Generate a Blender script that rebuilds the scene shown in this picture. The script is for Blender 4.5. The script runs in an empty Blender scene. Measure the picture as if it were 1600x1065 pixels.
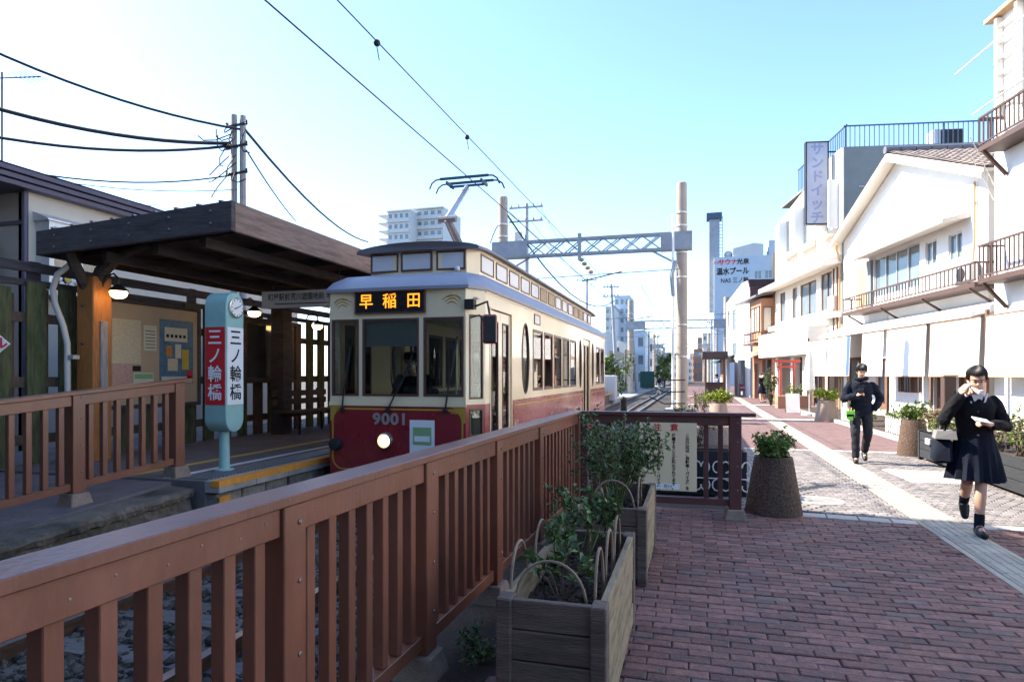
import bpy, bmesh, math, random
from mathutils import Matrix, Vector, noise
random.seed(7)
R = math.radians
SC = bpy.context.scene
COL = SC.collection

# ------------------------------------------------------------------ camera
YAW = R(15.9)
cam_d = bpy.data.cameras.new('camera'); cam_d.lens = 22.5; cam_d.sensor_width = 36
cam_d.shift_y = 0.0328; cam_d.clip_start = 0.05; cam_d.clip_end = 3000
cam = bpy.data.objects.new('camera', cam_d); COL.objects.link(cam)
cam.location = (0, 0, 1.5); cam.rotation_euler = (R(90), 0, YAW)
SC.camera = cam

# ------------------------------------------------------------------ sky, sun, exposure
SUN_EL, SUN_AZ = R(40), R(5)          # from the left, a little ahead
sd = Vector((-math.cos(SUN_EL) * math.cos(SUN_AZ), math.cos(SUN_EL) * math.sin(SUN_AZ), math.sin(SUN_EL)))
wd = bpy.data.worlds.new('World'); SC.world = wd; wd.use_nodes = True
nt = wd.node_tree; bg = nt.nodes['Background']
sky = nt.nodes.new('ShaderNodeTexSky'); sky.sky_type = 'NISHITA'; sky.sun_disc = False
sky.sun_elevation = SUN_EL; sky.sun_rotation = math.atan2(sd.x, sd.y)
sky.altitude = 0; sky.air_density = 1.0; sky.dust_density = 0.45; sky.ozone_density = 4.8
nt.links.new(sky.outputs[0], bg.inputs[0]); bg.inputs[1].default_value = 0.11
sl = bpy.data.lights.new('sun', 'SUN'); sl.energy = 3.7; sl.angle = R(0.5); sl.color = (1.0, 0.90, 0.76)
sun = bpy.data.objects.new('sun', sl); COL.objects.link(sun); sun.location = (-20, 10, 30)
sun.rotation_euler = (-sd).to_track_quat('-Z', 'Y').to_euler()
vs = SC.view_settings; vs.view_transform = 'Standard'; vs.look = 'None'; vs.gamma = 1.0
vs.exposure = 2.1; vs.use_curve_mapping = False
try:
    SC.cycles.max_bounces = 8; SC.cycles.transparent_max_bounces = 16
except Exception: pass

# ------------------------------------------------------------------ helpers
F_ = 1000.0; CT, ST = math.cos(YAW), math.sin(YAW)
def ray(px, py):
    u = (px - 800) / F_; v = -(py - 585) / F_
    return Vector((-ST + u * CT, CT + u * ST, v))
def at(px, py, Y):                       # a point of the place at distance Y up the street
    d = ray(px, py); k = Y / d.y
    return Vector((d.x * k, Y, 1.5 + d.z * k))

MATS = {}
def mat(name, col, rough=.6, metal=0., var=.18, scale=5., stretch=(1, 1, 1), bump=0., bscale=None,
        rnd=0., emit=None, estr=0., spec=.4, dirt=0., dirtcol=(.05, .045, .04), coat=0.):
    """base colour broken up by noise in place coordinates; rnd = difference from piece to piece"""
    m = bpy.data.materials.new(name); m.use_nodes = True; n = m.node_tree.nodes; l = m.node_tree.links
    b = n['Principled BSDF']; b.inputs['Roughness'].default_value = rough
    b.inputs['Metallic'].default_value = metal; b.inputs['Specular IOR Level'].default_value = spec
    if coat: b.inputs['Coat Weight'].default_value = coat; b.inputs['Coat Roughness'].default_value = .08
    g = n.new('ShaderNodeNewGeometry'); mp = n.new('ShaderNodeMapping'); mp.inputs['Scale'].default_value = stretch
    l.new(g.outputs['Position'], mp.inputs[0])
    nz = n.new('ShaderNodeTexNoise'); nz.inputs['Scale'].default_value = scale; nz.inputs['Detail'].default_value = 6
    nz.inputs['Roughness'].default_value = .62
    l.new(mp.outputs[0], nz.inputs['Vector'])
    mr = n.new('ShaderNodeMapRange'); mr.inputs[1].default_value = .25; mr.inputs[2].default_value = .75
    mr.inputs[3].default_value = 1 - var; mr.inputs[4].default_value = 1 + var
    l.new(nz.outputs[0], mr.inputs[0])
    val = mr.outputs[0]
    if rnd:
        oi = n.new('ShaderNodeObjectInfo'); ad = n.new('ShaderNodeMath'); ad.operation = 'ADD'
        l.new(oi.outputs['Random'], ad.inputs[0]); l.new(g.outputs['Random Per Island'], ad.inputs[1])
        fr = n.new('ShaderNodeMath'); fr.operation = 'FRACT'; l.new(ad.outputs[0], fr.inputs[0])
        m2 = n.new('ShaderNodeMapRange'); m2.inputs[3].default_value = 1 - rnd; m2.inputs[4].default_value = 1 + rnd
        l.new(fr.outputs[0], m2.inputs[0])
        mu = n.new('ShaderNodeMath'); mu.operation = 'MULTIPLY'; l.new(val, mu.inputs[0]); l.new(m2.outputs[0], mu.inputs[1])
        val = mu.outputs[0]
    vm = n.new('ShaderNodeVectorMath'); vm.operation = 'SCALE'; vm.inputs[0].default_value = col[:3]
    l.new(val, vm.inputs['Scale']); out = vm.outputs[0]
    if dirt:
        n2 = n.new('ShaderNodeTexNoise'); n2.inputs['Scale'].default_value = scale * .37; n2.inputs['Detail'].default_value = 8
        l.new(mp.outputs[0], n2.inputs['Vector'])
        r2 = n.new('ShaderNodeMapRange'); r2.inputs[1].default_value = .48; r2.inputs[2].default_value = .72
        r2.inputs[3].default_value = 0; r2.inputs[4].default_value = dirt; l.new(n2.outputs[0], r2.inputs[0])
        mx = n.new('ShaderNodeMix'); mx.data_type = 'RGBA'; l.new(r2.outputs[0], mx.inputs[0])
        l.new(out, mx.inputs[6]); mx.inputs[7].default_value = (*dirtcol, 1); out = mx.outputs[2]
    l.new(out, b.inputs['Base Color'])
    rr = n.new('ShaderNodeMapRange'); rr.inputs[3].default_value = max(0, rough - .1); rr.inputs[4].default_value = min(1, rough + .1)
    l.new(nz.outputs[0], rr.inputs[0]); l.new(rr.outputs[0], b.inputs['Roughness'])
    if bump:
        n3 = n.new('ShaderNodeTexNoise'); n3.inputs['Scale'].default_value = bscale or scale * 6; n3.inputs['Detail'].default_value = 5
        l.new(mp.outputs[0], n3.inputs['Vector'])
        bp = n.new('ShaderNodeBump'); bp.inputs['Strength'].default_value = bump; bp.inputs['Distance'].default_value = .02
        l.new(n3.outputs[0], bp.inputs['Height']); l.new(bp.outputs[0], b.inputs['Normal'])
    if emit:
        b.inputs['Emission Color'].default_value = (*emit, 1); b.inputs['Emission Strength'].default_value = estr
    MATS[name] = m; return m

def glass_mat(name, tint=(.85, .92, .92), refl=1.0):
    m = bpy.data.materials.new(name); m.use_nodes = True; n = m.node_tree.nodes; l = m.node_tree.links
    n.remove(n['Principled BSDF']); o = n['Material Output']
    t = n.new('ShaderNodeBsdfTransparent'); t.inputs[0].default_value = (*tint, 1)
    g = n.new('ShaderNodeBsdfGlossy'); g.inputs['Roughness'].default_value = .015; g.inputs[0].default_value = (refl, refl, refl, 1)
    fr = n.new('ShaderNodeFresnel'); fr.inputs[0].default_value = 1.55
    mx = n.new('ShaderNodeMixShader'); l.new(fr.outputs[0], mx.inputs[0]); l.new(t.outputs[0], mx.inputs[1]); l.new(g.outputs[0], mx.inputs[2])
    l.new(mx.outputs[0], o.inputs[0]); MATS[name] = m; return m

ROOTINV = {}
def tagit(o, label=None, cat=None, group=None, kind=None):
    if label: o['label'] = label
    if cat: o['category'] = cat
    if group: o['group'] = group
    if kind: o['kind'] = kind
    return o
def thing(name, label, cat, loc=(0, 0, 0), rz=0., group=None):
    o = bpy.data.objects.new(name, None); COL.objects.link(o); o.empty_display_size = .1
    o.location = loc; o.rotation_euler = (0, 0, rz)
    ROOTINV[o.name] = (Matrix.Translation(loc) @ Matrix.Rotation(rz, 4, 'Z')).inverted()
    return tagit(o, label, cat, group)
def copy_tree(o, parent=None):
    c = o.copy(); COL.objects.link(c); c.parent = parent
    for ch in KIDS.get(o.name, []): copy_tree(ch, c)
    return c
KIDS = {}

class MB:
    def __init__(s, T=None): s.v = []; s.f = []; s.mi = []; s.T = T; s.m = 0
    def V(s, *p):
        q = Vector(p[0] if len(p) == 1 else p)
        if s.T is not None: q = s.T @ q
        s.v.append(q); return len(s.v) - 1
    def F(s, *i): s.f.append(tuple(i)); s.mi.append(s.m)
    def poly(s, pts): s.F(*[s.V(p) for p in pts]); return s
    def box(s, x0, x1, y0, y1, z0, z1):
        if x0 > x1: x0, x1 = x1, x0
        if y0 > y1: y0, y1 = y1, y0
        if z0 > z1: z0, z1 = z1, z0
        b = [s.V(x, y, z) for z in (z0, z1) for y in (y0, y1) for x in (x0, x1)]
        for q in ((0, 2, 3, 1), (4, 5, 7, 6), (0, 1, 5, 4), (2, 6, 7, 3), (0, 4, 6, 2), (1, 3, 7, 5)): s.F(*[b[i] for i in q])
        return s
    def hexa(s, p):                      # eight corners: bottom four then top four, each round the same way
        b = [s.V(q) for q in p]
        for q in ((3, 2, 1, 0), (4, 5, 6, 7), (0, 1, 5, 4), (1, 2, 6, 5), (2, 3, 7, 6), (3, 0, 4, 7)): s.F(*[b[i] for i in q])
        return s
    def bar(s, a, b, w, h=None, up=(0, 0, 1)):   # rectangular bar from a to b
        h = h or w; a = Vector(a); b = Vector(b); d = (b - a).normalized(); u = Vector(up)
        if abs(d.dot(u)) > .98: u = Vector((0, 1, 0))
        r = d.cross(u).normalized(); u = r.cross(d).normalized(); r = r * w / 2; u = u * h / 2
        return s.hexa([a - r - u, a + r - u, b + r - u, b - r - u, a - r + u, a + r + u, b + r + u, b - r + u])
    def prism(s, pts, ax, a0, a1):       # polygon in the two other axes, drawn out along ax
        def P(p, a): return {'x': (a, p[0], p[1]), 'y': (p[0], a, p[1]), 'z': (p[0], p[1], a)}[ax]
        A = [s.V(P(p, a0)) for p in pts]; B = [s.V(P(p, a1)) for p in pts]; n = len(pts)
        s.F(*A[::-1]); s.F(*B)
        for i in range(n): j = (i + 1) % n; s.F(A[i], A[j], B[j], B[i])
        return s
    def tube(s, pts, r, n=8, cap=True, closed=False):
        pts = [Vector(p) for p in pts]; k = len(pts); rs = r if isinstance(r, (list, tuple)) else [r] * k
        rings = []; ref = None
        for i, p in enumerate(pts):
            if closed: d = (pts[(i + 1) % k] - pts[i - 1]).normalized()
            else: d = (pts[min(i + 1, k - 1)] - pts[max(i - 1, 0)]).normalized()
            if ref is None:
                ref = Vector((0, 0, 1)) if abs(d.z) < .9 else Vector((1, 0, 0))
            u = (ref - d * ref.dot(d)).normalized(); w = d.cross(u); ref = u
            rings.append([s.V(p + (u * math.cos(2 * math.pi * j / n) + w * math.sin(2 * math.pi * j / n)) * rs[i]) for j in range(n)])
        m = k if closed else k - 1
        for i in range(m):
            a, b = rings[i], rings[(i + 1) % k]
            for j in range(n): q = (j + 1) % n; s.F(a[j], a[q], b[q], b[j])
        if cap and not closed: s.F(*rings[0][::-1]); s.F(*rings[-1])
        return s
    def lathe(s, prof, c=(0, 0, 0), n=24, axis='z', cap=True):
        rings = []
        for r, h in prof:
            rg = []
            for j in range(n):
                a = 2 * math.pi * j / n; x, y = r * math.cos(a), r * math.sin(a)
                p = {'z': (x, y, h), 'y': (x, h, y), 'x': (h, x, y)}[axis]
                rg.append(s.V(p[0] + c[0], p[1] + c[1], p[2] + c[2]))
            rings.append(rg)
        for a, b in zip(rings, rings[1:]):
            for j in range(n): q = (j + 1) % n; s.F(a[j], a[q], b[q], b[j])
        if cap: s.F(*rings[0][::-1]); s.F(*rings[-1])
        return s
    def ball(s, c, r, n=12, k=8):
        r = r if isinstance(r, (list, tuple)) else (r, r, r); c = Vector(c)
        rings = []
        for i in range(1, k):
            t = math.pi * i / k
            rings.append([s.V(c.x + r[0] * math.sin(t) * math.cos(2 * math.pi * j / n), c.y + r[1] * math.sin(t) * math.sin(2 * math.pi * j / n), c.z - r[2] * math.cos(t)) for j in range(n)])
        b = s.V(c.x, c.y, c.z - r[2]); t = s.V(c.x, c.y, c.z + r[2])
        for j in range(n): q = (j + 1) % n; s.F(b, rings[0][q], rings[0][j]); s.F(t, rings[-1][j], rings[-1][q])
        for a, d in zip(rings, rings[1:]):
            for j in range(n): q = (j + 1) % n; s.F(a[j], a[q], d[q], d[j])
        return s
    def wall(s, u0, u1, z0, z1, th, holes=()):
        """upright slab in local x/z, y from 0 (outside) to th, with rectangular openings that have real reveals"""
        us = sorted({u0, u1, *[min(max(h[i], u0), u1) for h in holes for i in (0, 1)]})
        zs = sorted({z0, z1, *[min(max(h[i], z0), z1) for h in holes for i in (2, 3)]})
        def solid(i, j):
            if not (0 <= i < len(us) - 1 and 0 <= j < len(zs) - 1): return False
            u = (us[i] + us[i + 1]) / 2; z = (zs[j] + zs[j + 1]) / 2
            return not any(h[0] < u < h[1] and h[2] < z < h[3] for h in holes)
        vi = {}
        def v(i, j, k):
            if (i, j, k) not in vi: vi[i, j, k] = s.V(us[i], th * k, zs[j])
            return vi[i, j, k]
        for i in range(len(us) - 1):
            for j in range(len(zs) - 1):
                if not solid(i, j): continue
                s.F(v(i, j, 0), v(i + 1, j, 0), v(i + 1, j + 1, 0), v(i, j + 1, 0))
                s.F(v(i, j, 1), v(i, j + 1, 1), v(i + 1, j + 1, 1), v(i + 1, j, 1))
                if not solid(i - 1, j): s.F(v(i, j, 0), v(i, j + 1, 0), v(i, j + 1, 1), v(i, j, 1))
                if not solid(i + 1, j): s.F(v(i + 1, j, 0), v(i + 1, j, 1), v(i + 1, j + 1, 1), v(i + 1, j + 1, 0))
                if not solid(i, j - 1): s.F(v(i, j, 0), v(i, j, 1), v(i + 1, j, 1), v(i + 1, j, 0))
                if not solid(i, j + 1): s.F(v(i, j + 1, 0), v(i + 1, j + 1, 0), v(i + 1, j + 1, 1), v(i, j + 1, 1))
        return s
    def frame(s, u0, u1, z0, z1, w, y0, y1):   # four bars round an opening
        s.box(u0, u1, y0, y1, z0, z0 + w); s.box(u0, u1, y0, y1, z1 - w, z1)
        s.box(u0, u0 + w, y0, y1, z0 + w, z1 - w); s.box(u1 - w, u1, y0, y1, z0 + w, z1 - w); return s
    def build(s, name, m, parent=None, smooth=False, label=None, cat=None, group=None, kind=None, fix=True, bevel=0):
        me = bpy.data.meshes.new(name)
        rt = parent
        while rt is not None and rt.parent is not None: rt = rt.parent
        inv = ROOTINV.get(rt.name) if rt is not None else None
        vv = [inv @ p for p in s.v] if inv is not None else s.v
        me.from_pydata([tuple(p) for p in vv], [], s.f)
        for x in (m if isinstance(m, (list, tuple)) else [m]): me.materials.append(MATS[x])
        if any(s.mi): me.polygons.foreach_set('material_index', s.mi)
        if fix or bevel:
            bm = bmesh.new(); bm.from_mesh(me)
            if bevel:
                bmesh.ops.bevel(bm, geom=bm.edges[:], offset=bevel, segments=1, affect='EDGES', clamp_overlap=True)
            bmesh.ops.recalc_face_normals(bm, faces=bm.faces); bm.to_mesh(me); bm.free()
        if smooth:
            me.polygons.foreach_set('use_smooth', [True] * len(me.polygons))
            try: me.set_sharp_from_angle(angle=R(40))
            except Exception: pass
        o = bpy.data.objects.new(name, me); COL.objects.link(o)
        if parent is not None:
            o.parent = parent; KIDS.setdefault(parent.name, []).append(o)
        return tagit(o, label, cat, group, kind)

def TR(loc, rz=0.): return Matrix.Translation(loc) @ Matrix.Rotation(rz, 4, 'Z')
def axes(o, x, y, z=(0, 0, 1)):         # local frame from an origin and axis directions
    m = Matrix.Identity(4)
    for i, a in enumerate((x, y, z)):
        a = Vector(a)
        for j in range(3): m[j][i] = a[j]
    for j in range(3): m[j][3] = o[j]
    return m
def text(body, T, size, m, parent, name='lettering', depth=.002, align='CENTER', sx=1., bold=0.):
    """flat print: letters in local x/z of T, standing proud by depth"""
    cu = bpy.data.curves.new('tmp', 'FONT'); cu.body = body; cu.size = size; cu.align_x = align; cu.align_y = 'CENTER'
    cu.extrude = 0; cu.offset = bold; cu.resolution_u = 3
    o = bpy.data.objects.new('tmp', cu); COL.objects.link(o)
    bpy.context.view_layer.update()
    dg = bpy.context.evaluated_depsgraph_get(); me = bpy.data.meshes.new_from_object(o.evaluated_get(dg))
    bpy.data.objects.remove(o); bpy.data.curves.remove(cu)
    mb = MB(T)
    for v in me.vertices: mb.V(v.co.x * sx, -depth, v.co.y)
    for p in me.polygons: mb.F(*p.vertices)
    bpy.data.meshes.remove(me)
    return mb.build(name, m, parent, fix=False)
def column_text(body, T, size, m, parent, step=1.12, name='lettering', bold=0.):   # written downwards
    o = None
    for i, ch in enumerate(body):
        if ch == ' ': continue
        o = text(ch, T @ Matrix.Translation((0, 0, -i * size * step)), size, m, parent, name, bold=bold)
    return o
# ------------------------------------------------------------------ materials
mat('soil', (.065, .046, .034), .95, var=.5, scale=30, bump=.8)
mat('earth', (.075, .07, .06), .95, var=.35, scale=3, bump=.5)
mat('brick_red', (.205, .098, .080), .75, var=.4, scale=22, rnd=.32, bump=.6, bscale=60, dirt=.75, dirtcol=(.10, .078, .076))
mat('brick_slate', (.15, .098, .088), .75, var=.4, scale=14, rnd=.3, bump=.35, bscale=90)
mat('sett_grey', (.20, .182, .175), .8, var=.2, scale=8, rnd=.28, bump=.3, bscale=80, dirt=.5, dirtcol=(.11, .095, .09))
mat('mortar', (.06, .046, .042), .95, var=.4, scale=9)
mat('stone_pale', (.42, .39, .35), .75, var=.14, scale=6, rnd=.12, bump=.2, dirt=.3, dirtcol=(.3, .28, .25))
mat('tile_guide', (.36, .325, .262), .7, var=.16, scale=9, rnd=.14, bump=.2, dirt=.35, dirtcol=(.25, .22, .18))
mat('paving_maroon', (.145, .088, .085), .85, var=.18, scale=5, bump=.3, rnd=.12, dirt=.3, dirtcol=(.13, .09, .09))
mat('asphalt', (.06, .06, .062), .9, var=.25, scale=12, bump=.4, bscale=120)
mat('concrete', (.33, .32, .3), .85, var=.22, scale=4, bump=.35, dirt=.5, dirtcol=(.12, .11, .1))
mat('concrete_mossy', (.15, .125, .098), .95, var=.45, scale=5, bump=.8, dirt=.9, dirtcol=(.022, .02, .017))
mat('foot_concrete', (.27, .20, .15), .9, var=.25, scale=14, bump=.4, dirt=.5, dirtcol=(.15, .12, .1))
mat('ballast', (.088, .074, .062), .9, var=.3, scale=20, rnd=.55, bump=.5)
mat('rail_rust', (.10, .055, .035), .7, .3, var=.4, scale=12)
mat('rail_top', (.5, .48, .46), .3, .9, var=.1)
mat('sleeper', (.15, .14, .13), .95, var=.4, scale=4, stretch=(1, 8, 8), bump=.6)
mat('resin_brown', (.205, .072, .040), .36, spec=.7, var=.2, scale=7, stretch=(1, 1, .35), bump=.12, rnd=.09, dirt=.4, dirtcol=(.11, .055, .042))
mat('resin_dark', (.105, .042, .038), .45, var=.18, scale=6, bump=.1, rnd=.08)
mat('bolt', (.24, .19, .165), .45, .7)
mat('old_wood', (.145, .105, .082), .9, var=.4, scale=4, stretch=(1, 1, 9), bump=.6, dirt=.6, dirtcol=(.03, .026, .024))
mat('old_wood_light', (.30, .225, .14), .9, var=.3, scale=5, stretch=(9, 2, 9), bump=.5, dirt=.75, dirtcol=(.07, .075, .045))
mat('cane', (.27, .18, .12), .7, var=.3, scale=20)
mat('leaf_dark', (.10, .155, .05), .45, var=.4, scale=9, rnd=.6)
mat('leaf_mid', (.12, .20, .035), .5, var=.3, scale=9, rnd=.4)
mat('leaf_lime', (.27, .33, .03), .5, var=.3, scale=9, rnd=.4)
mat('leaf_dry', (.17, .12, .06), .8, var=.4, scale=9, rnd=.5)
mat('stem_green', (.13, .15, .06), .7, var=.3, scale=20)
mat('stem_brown', (.10, .07, .045), .8, var=.3, scale=20)
mat('aggregate', (.105, .068, .048), .95, var=.95, scale=48, bump=1.0, bscale=60, dirt=.4)
mat('aggregate_light', (.36, .27, .21), .95, var=.5, scale=60, bump=.8, bscale=80)
mat('white_paint', (.78, .77, .74), .5, var=.06, dirt=.2, dirtcol=(.5, .48, .43))
mat('black_metal', (.025, .025, .028), .5, .2, var=.2)
mat('orange_tag', (.6, .2, .12), .6)
mat('notice_cream', (.82, .65, .40), .55, var=.05, scale=2)
mat('print_black', (.012, .012, .013), .7, var=0)
mat('print_red', (.62, .03, .05), .6, var=0)
mat('print_white', (.85, .85, .83), .6, var=0)
mat('petal_pink', (.75, .3, .4), .6)
mat('petal_white', (.8, .76, .68), .6)

# ------------------------------------------------------------------ ground
g = MB(); g.poly([(-700, -300, -.5), (700, -300, -.5), (700, 1500, -.5), (-700, 1500, -.5)])
g.build('ground', 'earth', kind='structure')

# the promenade: a bed of mortar with bricks, setts and slabs laid in it
pave = MB()
pave.box(-.98, 14, -6, 150, -.45, -.012)
pave = pave.build('pavement', 'mortar', kind='structure')

def chip(L, W, h=.03, c=.006):           # a paver with worn edges, top at z=0
    m = MB()
    b = [(-L / 2, -W / 2), (L / 2, -W / 2), (L / 2, W / 2), (-L / 2, W / 2)]
    t = [(x - math.copysign(c, x), y - math.copysign(c, y)) for x, y in b]
    lo = [m.V(x, y, -h) for x, y in b]; mi = [m.V(x, y, -c * .8) for x, y in b]; up = [m.V(x, y, 0) for x, y in t]
    for i in range(4):
        j = (i + 1) % 4; m.F(lo[i], lo[j], mi[j], mi[i]); m.F(mi[i], mi[j], up[j], up[i])
    m.F(*up); return m
def mesh_of(mb, name, ms):
    o = mb.build(name, ms, fix=False); me = o.data; bpy.data.objects.remove(o); return me
def lay(places, name, mats_of, parent, limit=300, L=.2, W=.1):
    """the pieces that show largest one by one, the rest joined; places = (x, y, z, rot, kind, L, W)"""
    places = sorted(places, key=lambda p: p[0] ** 2 + p[1] ** 2)
    cache = {}
    for p in places[:limit]:
        x, y, z, r, k, l, w = p; key = (k, round(l, 3), round(w, 3))
        if key not in cache: cache[key] = mesh_of(chip(l, w), name, mats_of[k])
        o = bpy.data.objects.new(name, cache[key]); COL.objects.link(o); o.parent = parent
        o.location = (x, y, z); o.rotation_euler = (random.gauss(0, .011), random.gauss(0, .007), r)
    rest = places[limit:]
    for k in sorted({p[4] for p in rest}):
        big = MB()
        for x, y, z, r, kk, l, w in rest:
            if kk != k: continue
            big.T = Matrix.Translation((x, y, z)) @ Matrix.Rotation(r + random.gauss(0, .004), 4, 'Z')
            c = chip(l, w); o0 = len(big.v)
            for q in c.v: big.V(q)
            for f in c.f: big.F(*[i + o0 for i in f])
        big.build(name + '_field', mats_of[k], parent, fix=False, kind='stuff')

STRIP = lambda y: 2.335 + .0076 * y       # centre of the guide strip
def band1(x): return 7.36 - .10 * (x - 2.4) if x < 2.4 else 7.33 + .06 * (x - 2.4)   # pale border between brick and setts
def clip(x, l, y, gap=.212):               # pieces beside the guide strip are cut to fit
    a, b, s = x - l / 2, x + l / 2, STRIP(y)
    if b <= s - gap or a >= s + gap: return x, l
    if a < s - gap: l2 = s - gap - a; return a + l2 / 2, l2
    if b > s + gap: l2 = b - s - gap; return b - l2 / 2, l2
    return None
bricks = []
row = 0; y = -.4
while y < 7.8:
    x = -.88 + (row % 2) * .107 + random.uniform(-.01, .01)
    while x < 7.5:
        yy = y + .028 * (x - 1)  * 0
        cp = clip(x, .207, yy)
        if yy < band1(x) - .13 and cp and cp[1] > .03 and yy > -.3:
            k = 1 if random.random() < .10 else 0
            vis = (x * CT + yy * ST) / max(.01, (-x * ST + yy * CT))
            if yy > .5 and vis < 3.0:
                bricks.append((cp[0] + random.gauss(0, .002), yy + random.gauss(0, .002), random.gauss(0, .0022), random.gauss(0, .009), k, round(cp[1], 2) if cp[1] < .2 else .208, .079))
        x += .214
    y += .085; row += 1
lay(bricks, 'brick', {0: 'brick_red', 1: 'brick_slate'}, pave)
setts = []
row = 0; y = 7.4
while y < 14.2:
    x = .3 + (row % 2) * .06
    while x < 6.5:
        ph = (x - .3) / 1.15; yy = y + .16 * abs(math.sin(math.pi * ph))
        cp = clip(x, .11, yy)
        if band1(x) + .13 < yy < 13.75 and cp and cp[1] > .03:
            sl_ = math.atan(.16 * math.pi / 1.15 * math.cos(math.pi * ph) * (1 if math.sin(math.pi * ph) > 0 else -1))
            setts.append((cp[0], yy, random.gauss(0, .001), sl_ + random.gauss(0, .02), 0, round(cp[1], 2), .098))
        x += .121
    y += .108; row += 1
lay(setts, 'sett', {0: 'sett_grey'}, pave)
slabs = []
x = .9
while x < 6.6:                            # pale border courses
    for fy in (band1,):
        cp = clip(x, .29, fy(x))
        if cp and cp[1] > .04: slabs.append((cp[0], fy(cp[0]), .0, -.1 if x < 2.4 else .06, 0, cp[1], .2))
    cp = clip(x, .29, 13.9)
    if cp and cp[1] > .04: slabs.append((cp[0], 13.9, 0, 0, 0, cp[1], .2))
    x += .3
for i in range(3):
    for j in range(4): slabs.append((3.05 + i * .3 - 0.02 * j, 10.3 + j * .31, .003, 0, 0, .29, .3))
for y in (22.9, 23.3, 33.5, 33.9, 47, 47.4):
    x = -.6
    while x < 8:
        cp = clip(x, .39, y)
        if cp and cp[1] > .04: slabs.append((cp[0], y, 0, 0, 0, cp[1], .38))
        x += .4
x = 1.3
lay(slabs, 'slab', {0: 'stone_pale'}, pave)
mar = []                                  # maroon paving between the pale bands
for (a, b) in ((14.1, 22.6), (23.6, 33.2), (34.2, 46.7), (47.7, 90)):
    y = a
    while y < b:
        x = -.7
        while x < 8.5:
            cp = clip(x + (round(y / .2) % 2) * .1, .198, y)
            if cp and cp[1] > .03: mar.append((cp[0], y, random.gauss(0, .0008), 0, 0, round(cp[1], 2), .198))
            x += .2
        y += .2
lay(mar, 'paver', {0: 'paving_maroon'}, pave, 120)
# guide strip tiles with raised bars
gt = MB()
c = chip(.297, .297)
for q in c.v: gt.V(q)
for f in c.f: gt.F(*f)
for i in range(4):
    u = -.111 + i * .074
    gt.hexa([(u - .018, -.14, -.002), (u + .018, -.14, -.002), (u + .018, .14, -.002), (u - .018, .14, -.002),
             (u - .011, -.134, .006), (u + .011, -.134, .006), (u + .011, .134, .006), (u - .011, .134, .006)])
gme = mesh_of(gt, 'guide_tile', 'tile_guide')
big = MB()
y = 2.2; n = 0
while y < 95:
    if y < 50:
        o = bpy.data.objects.new('guide_tile', gme); COL.objects.link(o); o.parent = pave
        o.location = (STRIP(y), y, .004 + random.gauss(0, .0008)); o.rotation_euler = (0, 0, -.0076)
    else: big.box(STRIP(y) - .148, STRIP(y) + .148, y - .148, y + .148, -.03, .006)
    y += .3
big.build('guide_tile_field', 'tile_guide', pave, kind='stuff')
edge = MB()
for sgn in (-1, 1):
    for k in range(60):
        y0 = 2.0 + k * .8
        edge.box(STRIP(y0) + sgn * .181 - .024, STRIP(y0) + sgn * .181 + .024, y0 + .004, y0 + .796, -.03, .001)
edge.build('strip_border', 'tile_guide', pave, kind='stuff')
kerb = MB()                               # kerb along the beds on the right
def KX(y): return 4.55 - .035 * (y - 14)
for k in range(40):
    y0 = 6 + k * .6
    kerb.hexa([(KX(y0) - .06, y0, -.05), (KX(y0) + .06, y0, -.05), (KX(y0 + .59) + .06, y0 + .59, -.05), (KX(y0 + .59) - .06, y0 + .59, -.05),
               (KX(y0) - .06, y0, .1), (KX(y0) + .06, y0, .1), (KX(y0 + .59) + .06, y0 + .59, .1), (KX(y0 + .59) - .06, y0 + .59, .1)])
kerb.build('kerb', 'concrete', kind='structure')
bed = MB(); bed.poly([(KX(10), 10, .05), (8.6, 10, .05), (5.8, 30, .05), (KX(30), 30, .05)]); bed.build('planting_bed', 'soil', kind='structure')
# manhole cover
mh = MB(); mh.lathe([(.27, -.02), (.27, .003), (.255, .006)], (1.45, 8.35, 0), 28)
for k in range(5): mh.box(1.28, 1.62, 8.2 + k * .07, 8.225 + k * .07, .005, .009)
mh.build('manhole_cover', 'concrete', label='round grey manhole cover in the grey setts beside the tapered planter', cat='manhole')

MB().box(-1.45, -.985, -4, 7.6, -.4, -.02).build('soil_strip', 'soil', kind='structure')
# ------------------------------------------------------------------ tracks
RZ = -.25                                  # top of the rails
bedb = MB(); bedb.box(-9.2, -1.46, -4, 140, -.6, RZ - .13)
bedb.build('track_bed', 'ballast', kind='structure')
st = MB(); random.seed(3)
def stone(mb, x, y, z, r):
    pts = []
    for a in range(5):
        t = a * 2 * math.pi / 5 + random.uniform(-.4, .4); k = r * random.uniform(.75, 1.2)
        pts.append((x + k * math.cos(t), y + k * math.sin(t), z + random.uniform(-.3, .3) * r))
    top = mb.V(x + random.uniform(-.3, .3) * r, y + random.uniform(-.3, .3) * r, z + r * random.uniform(.5, .9))
    ii = [mb.V(p) for p in pts]; lo = [mb.V(p[0], p[1], p[2] - r * .8) for p in pts]
    for a in range(5):
        b = (a + 1) % 5; mb.F(ii[a], ii[b], top); mb.F(lo[a], lo[b], ii[b], ii[a])
for k in range(17000):
    y = .4 + 22 * random.random() ** 2.2; x = random.uniform(-5.0, -1.48)
    if y > 8 and x < -3 and random.random() < .5: continue
    stone(st, x, y, RZ - .12 + random.uniform(-.02, .03), random.uniform(.018, .04))
st.build('ballast_stones', 'ballast', kind='stuff', fix=False, label='loose grey ballast stones lying between the rails')
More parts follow.
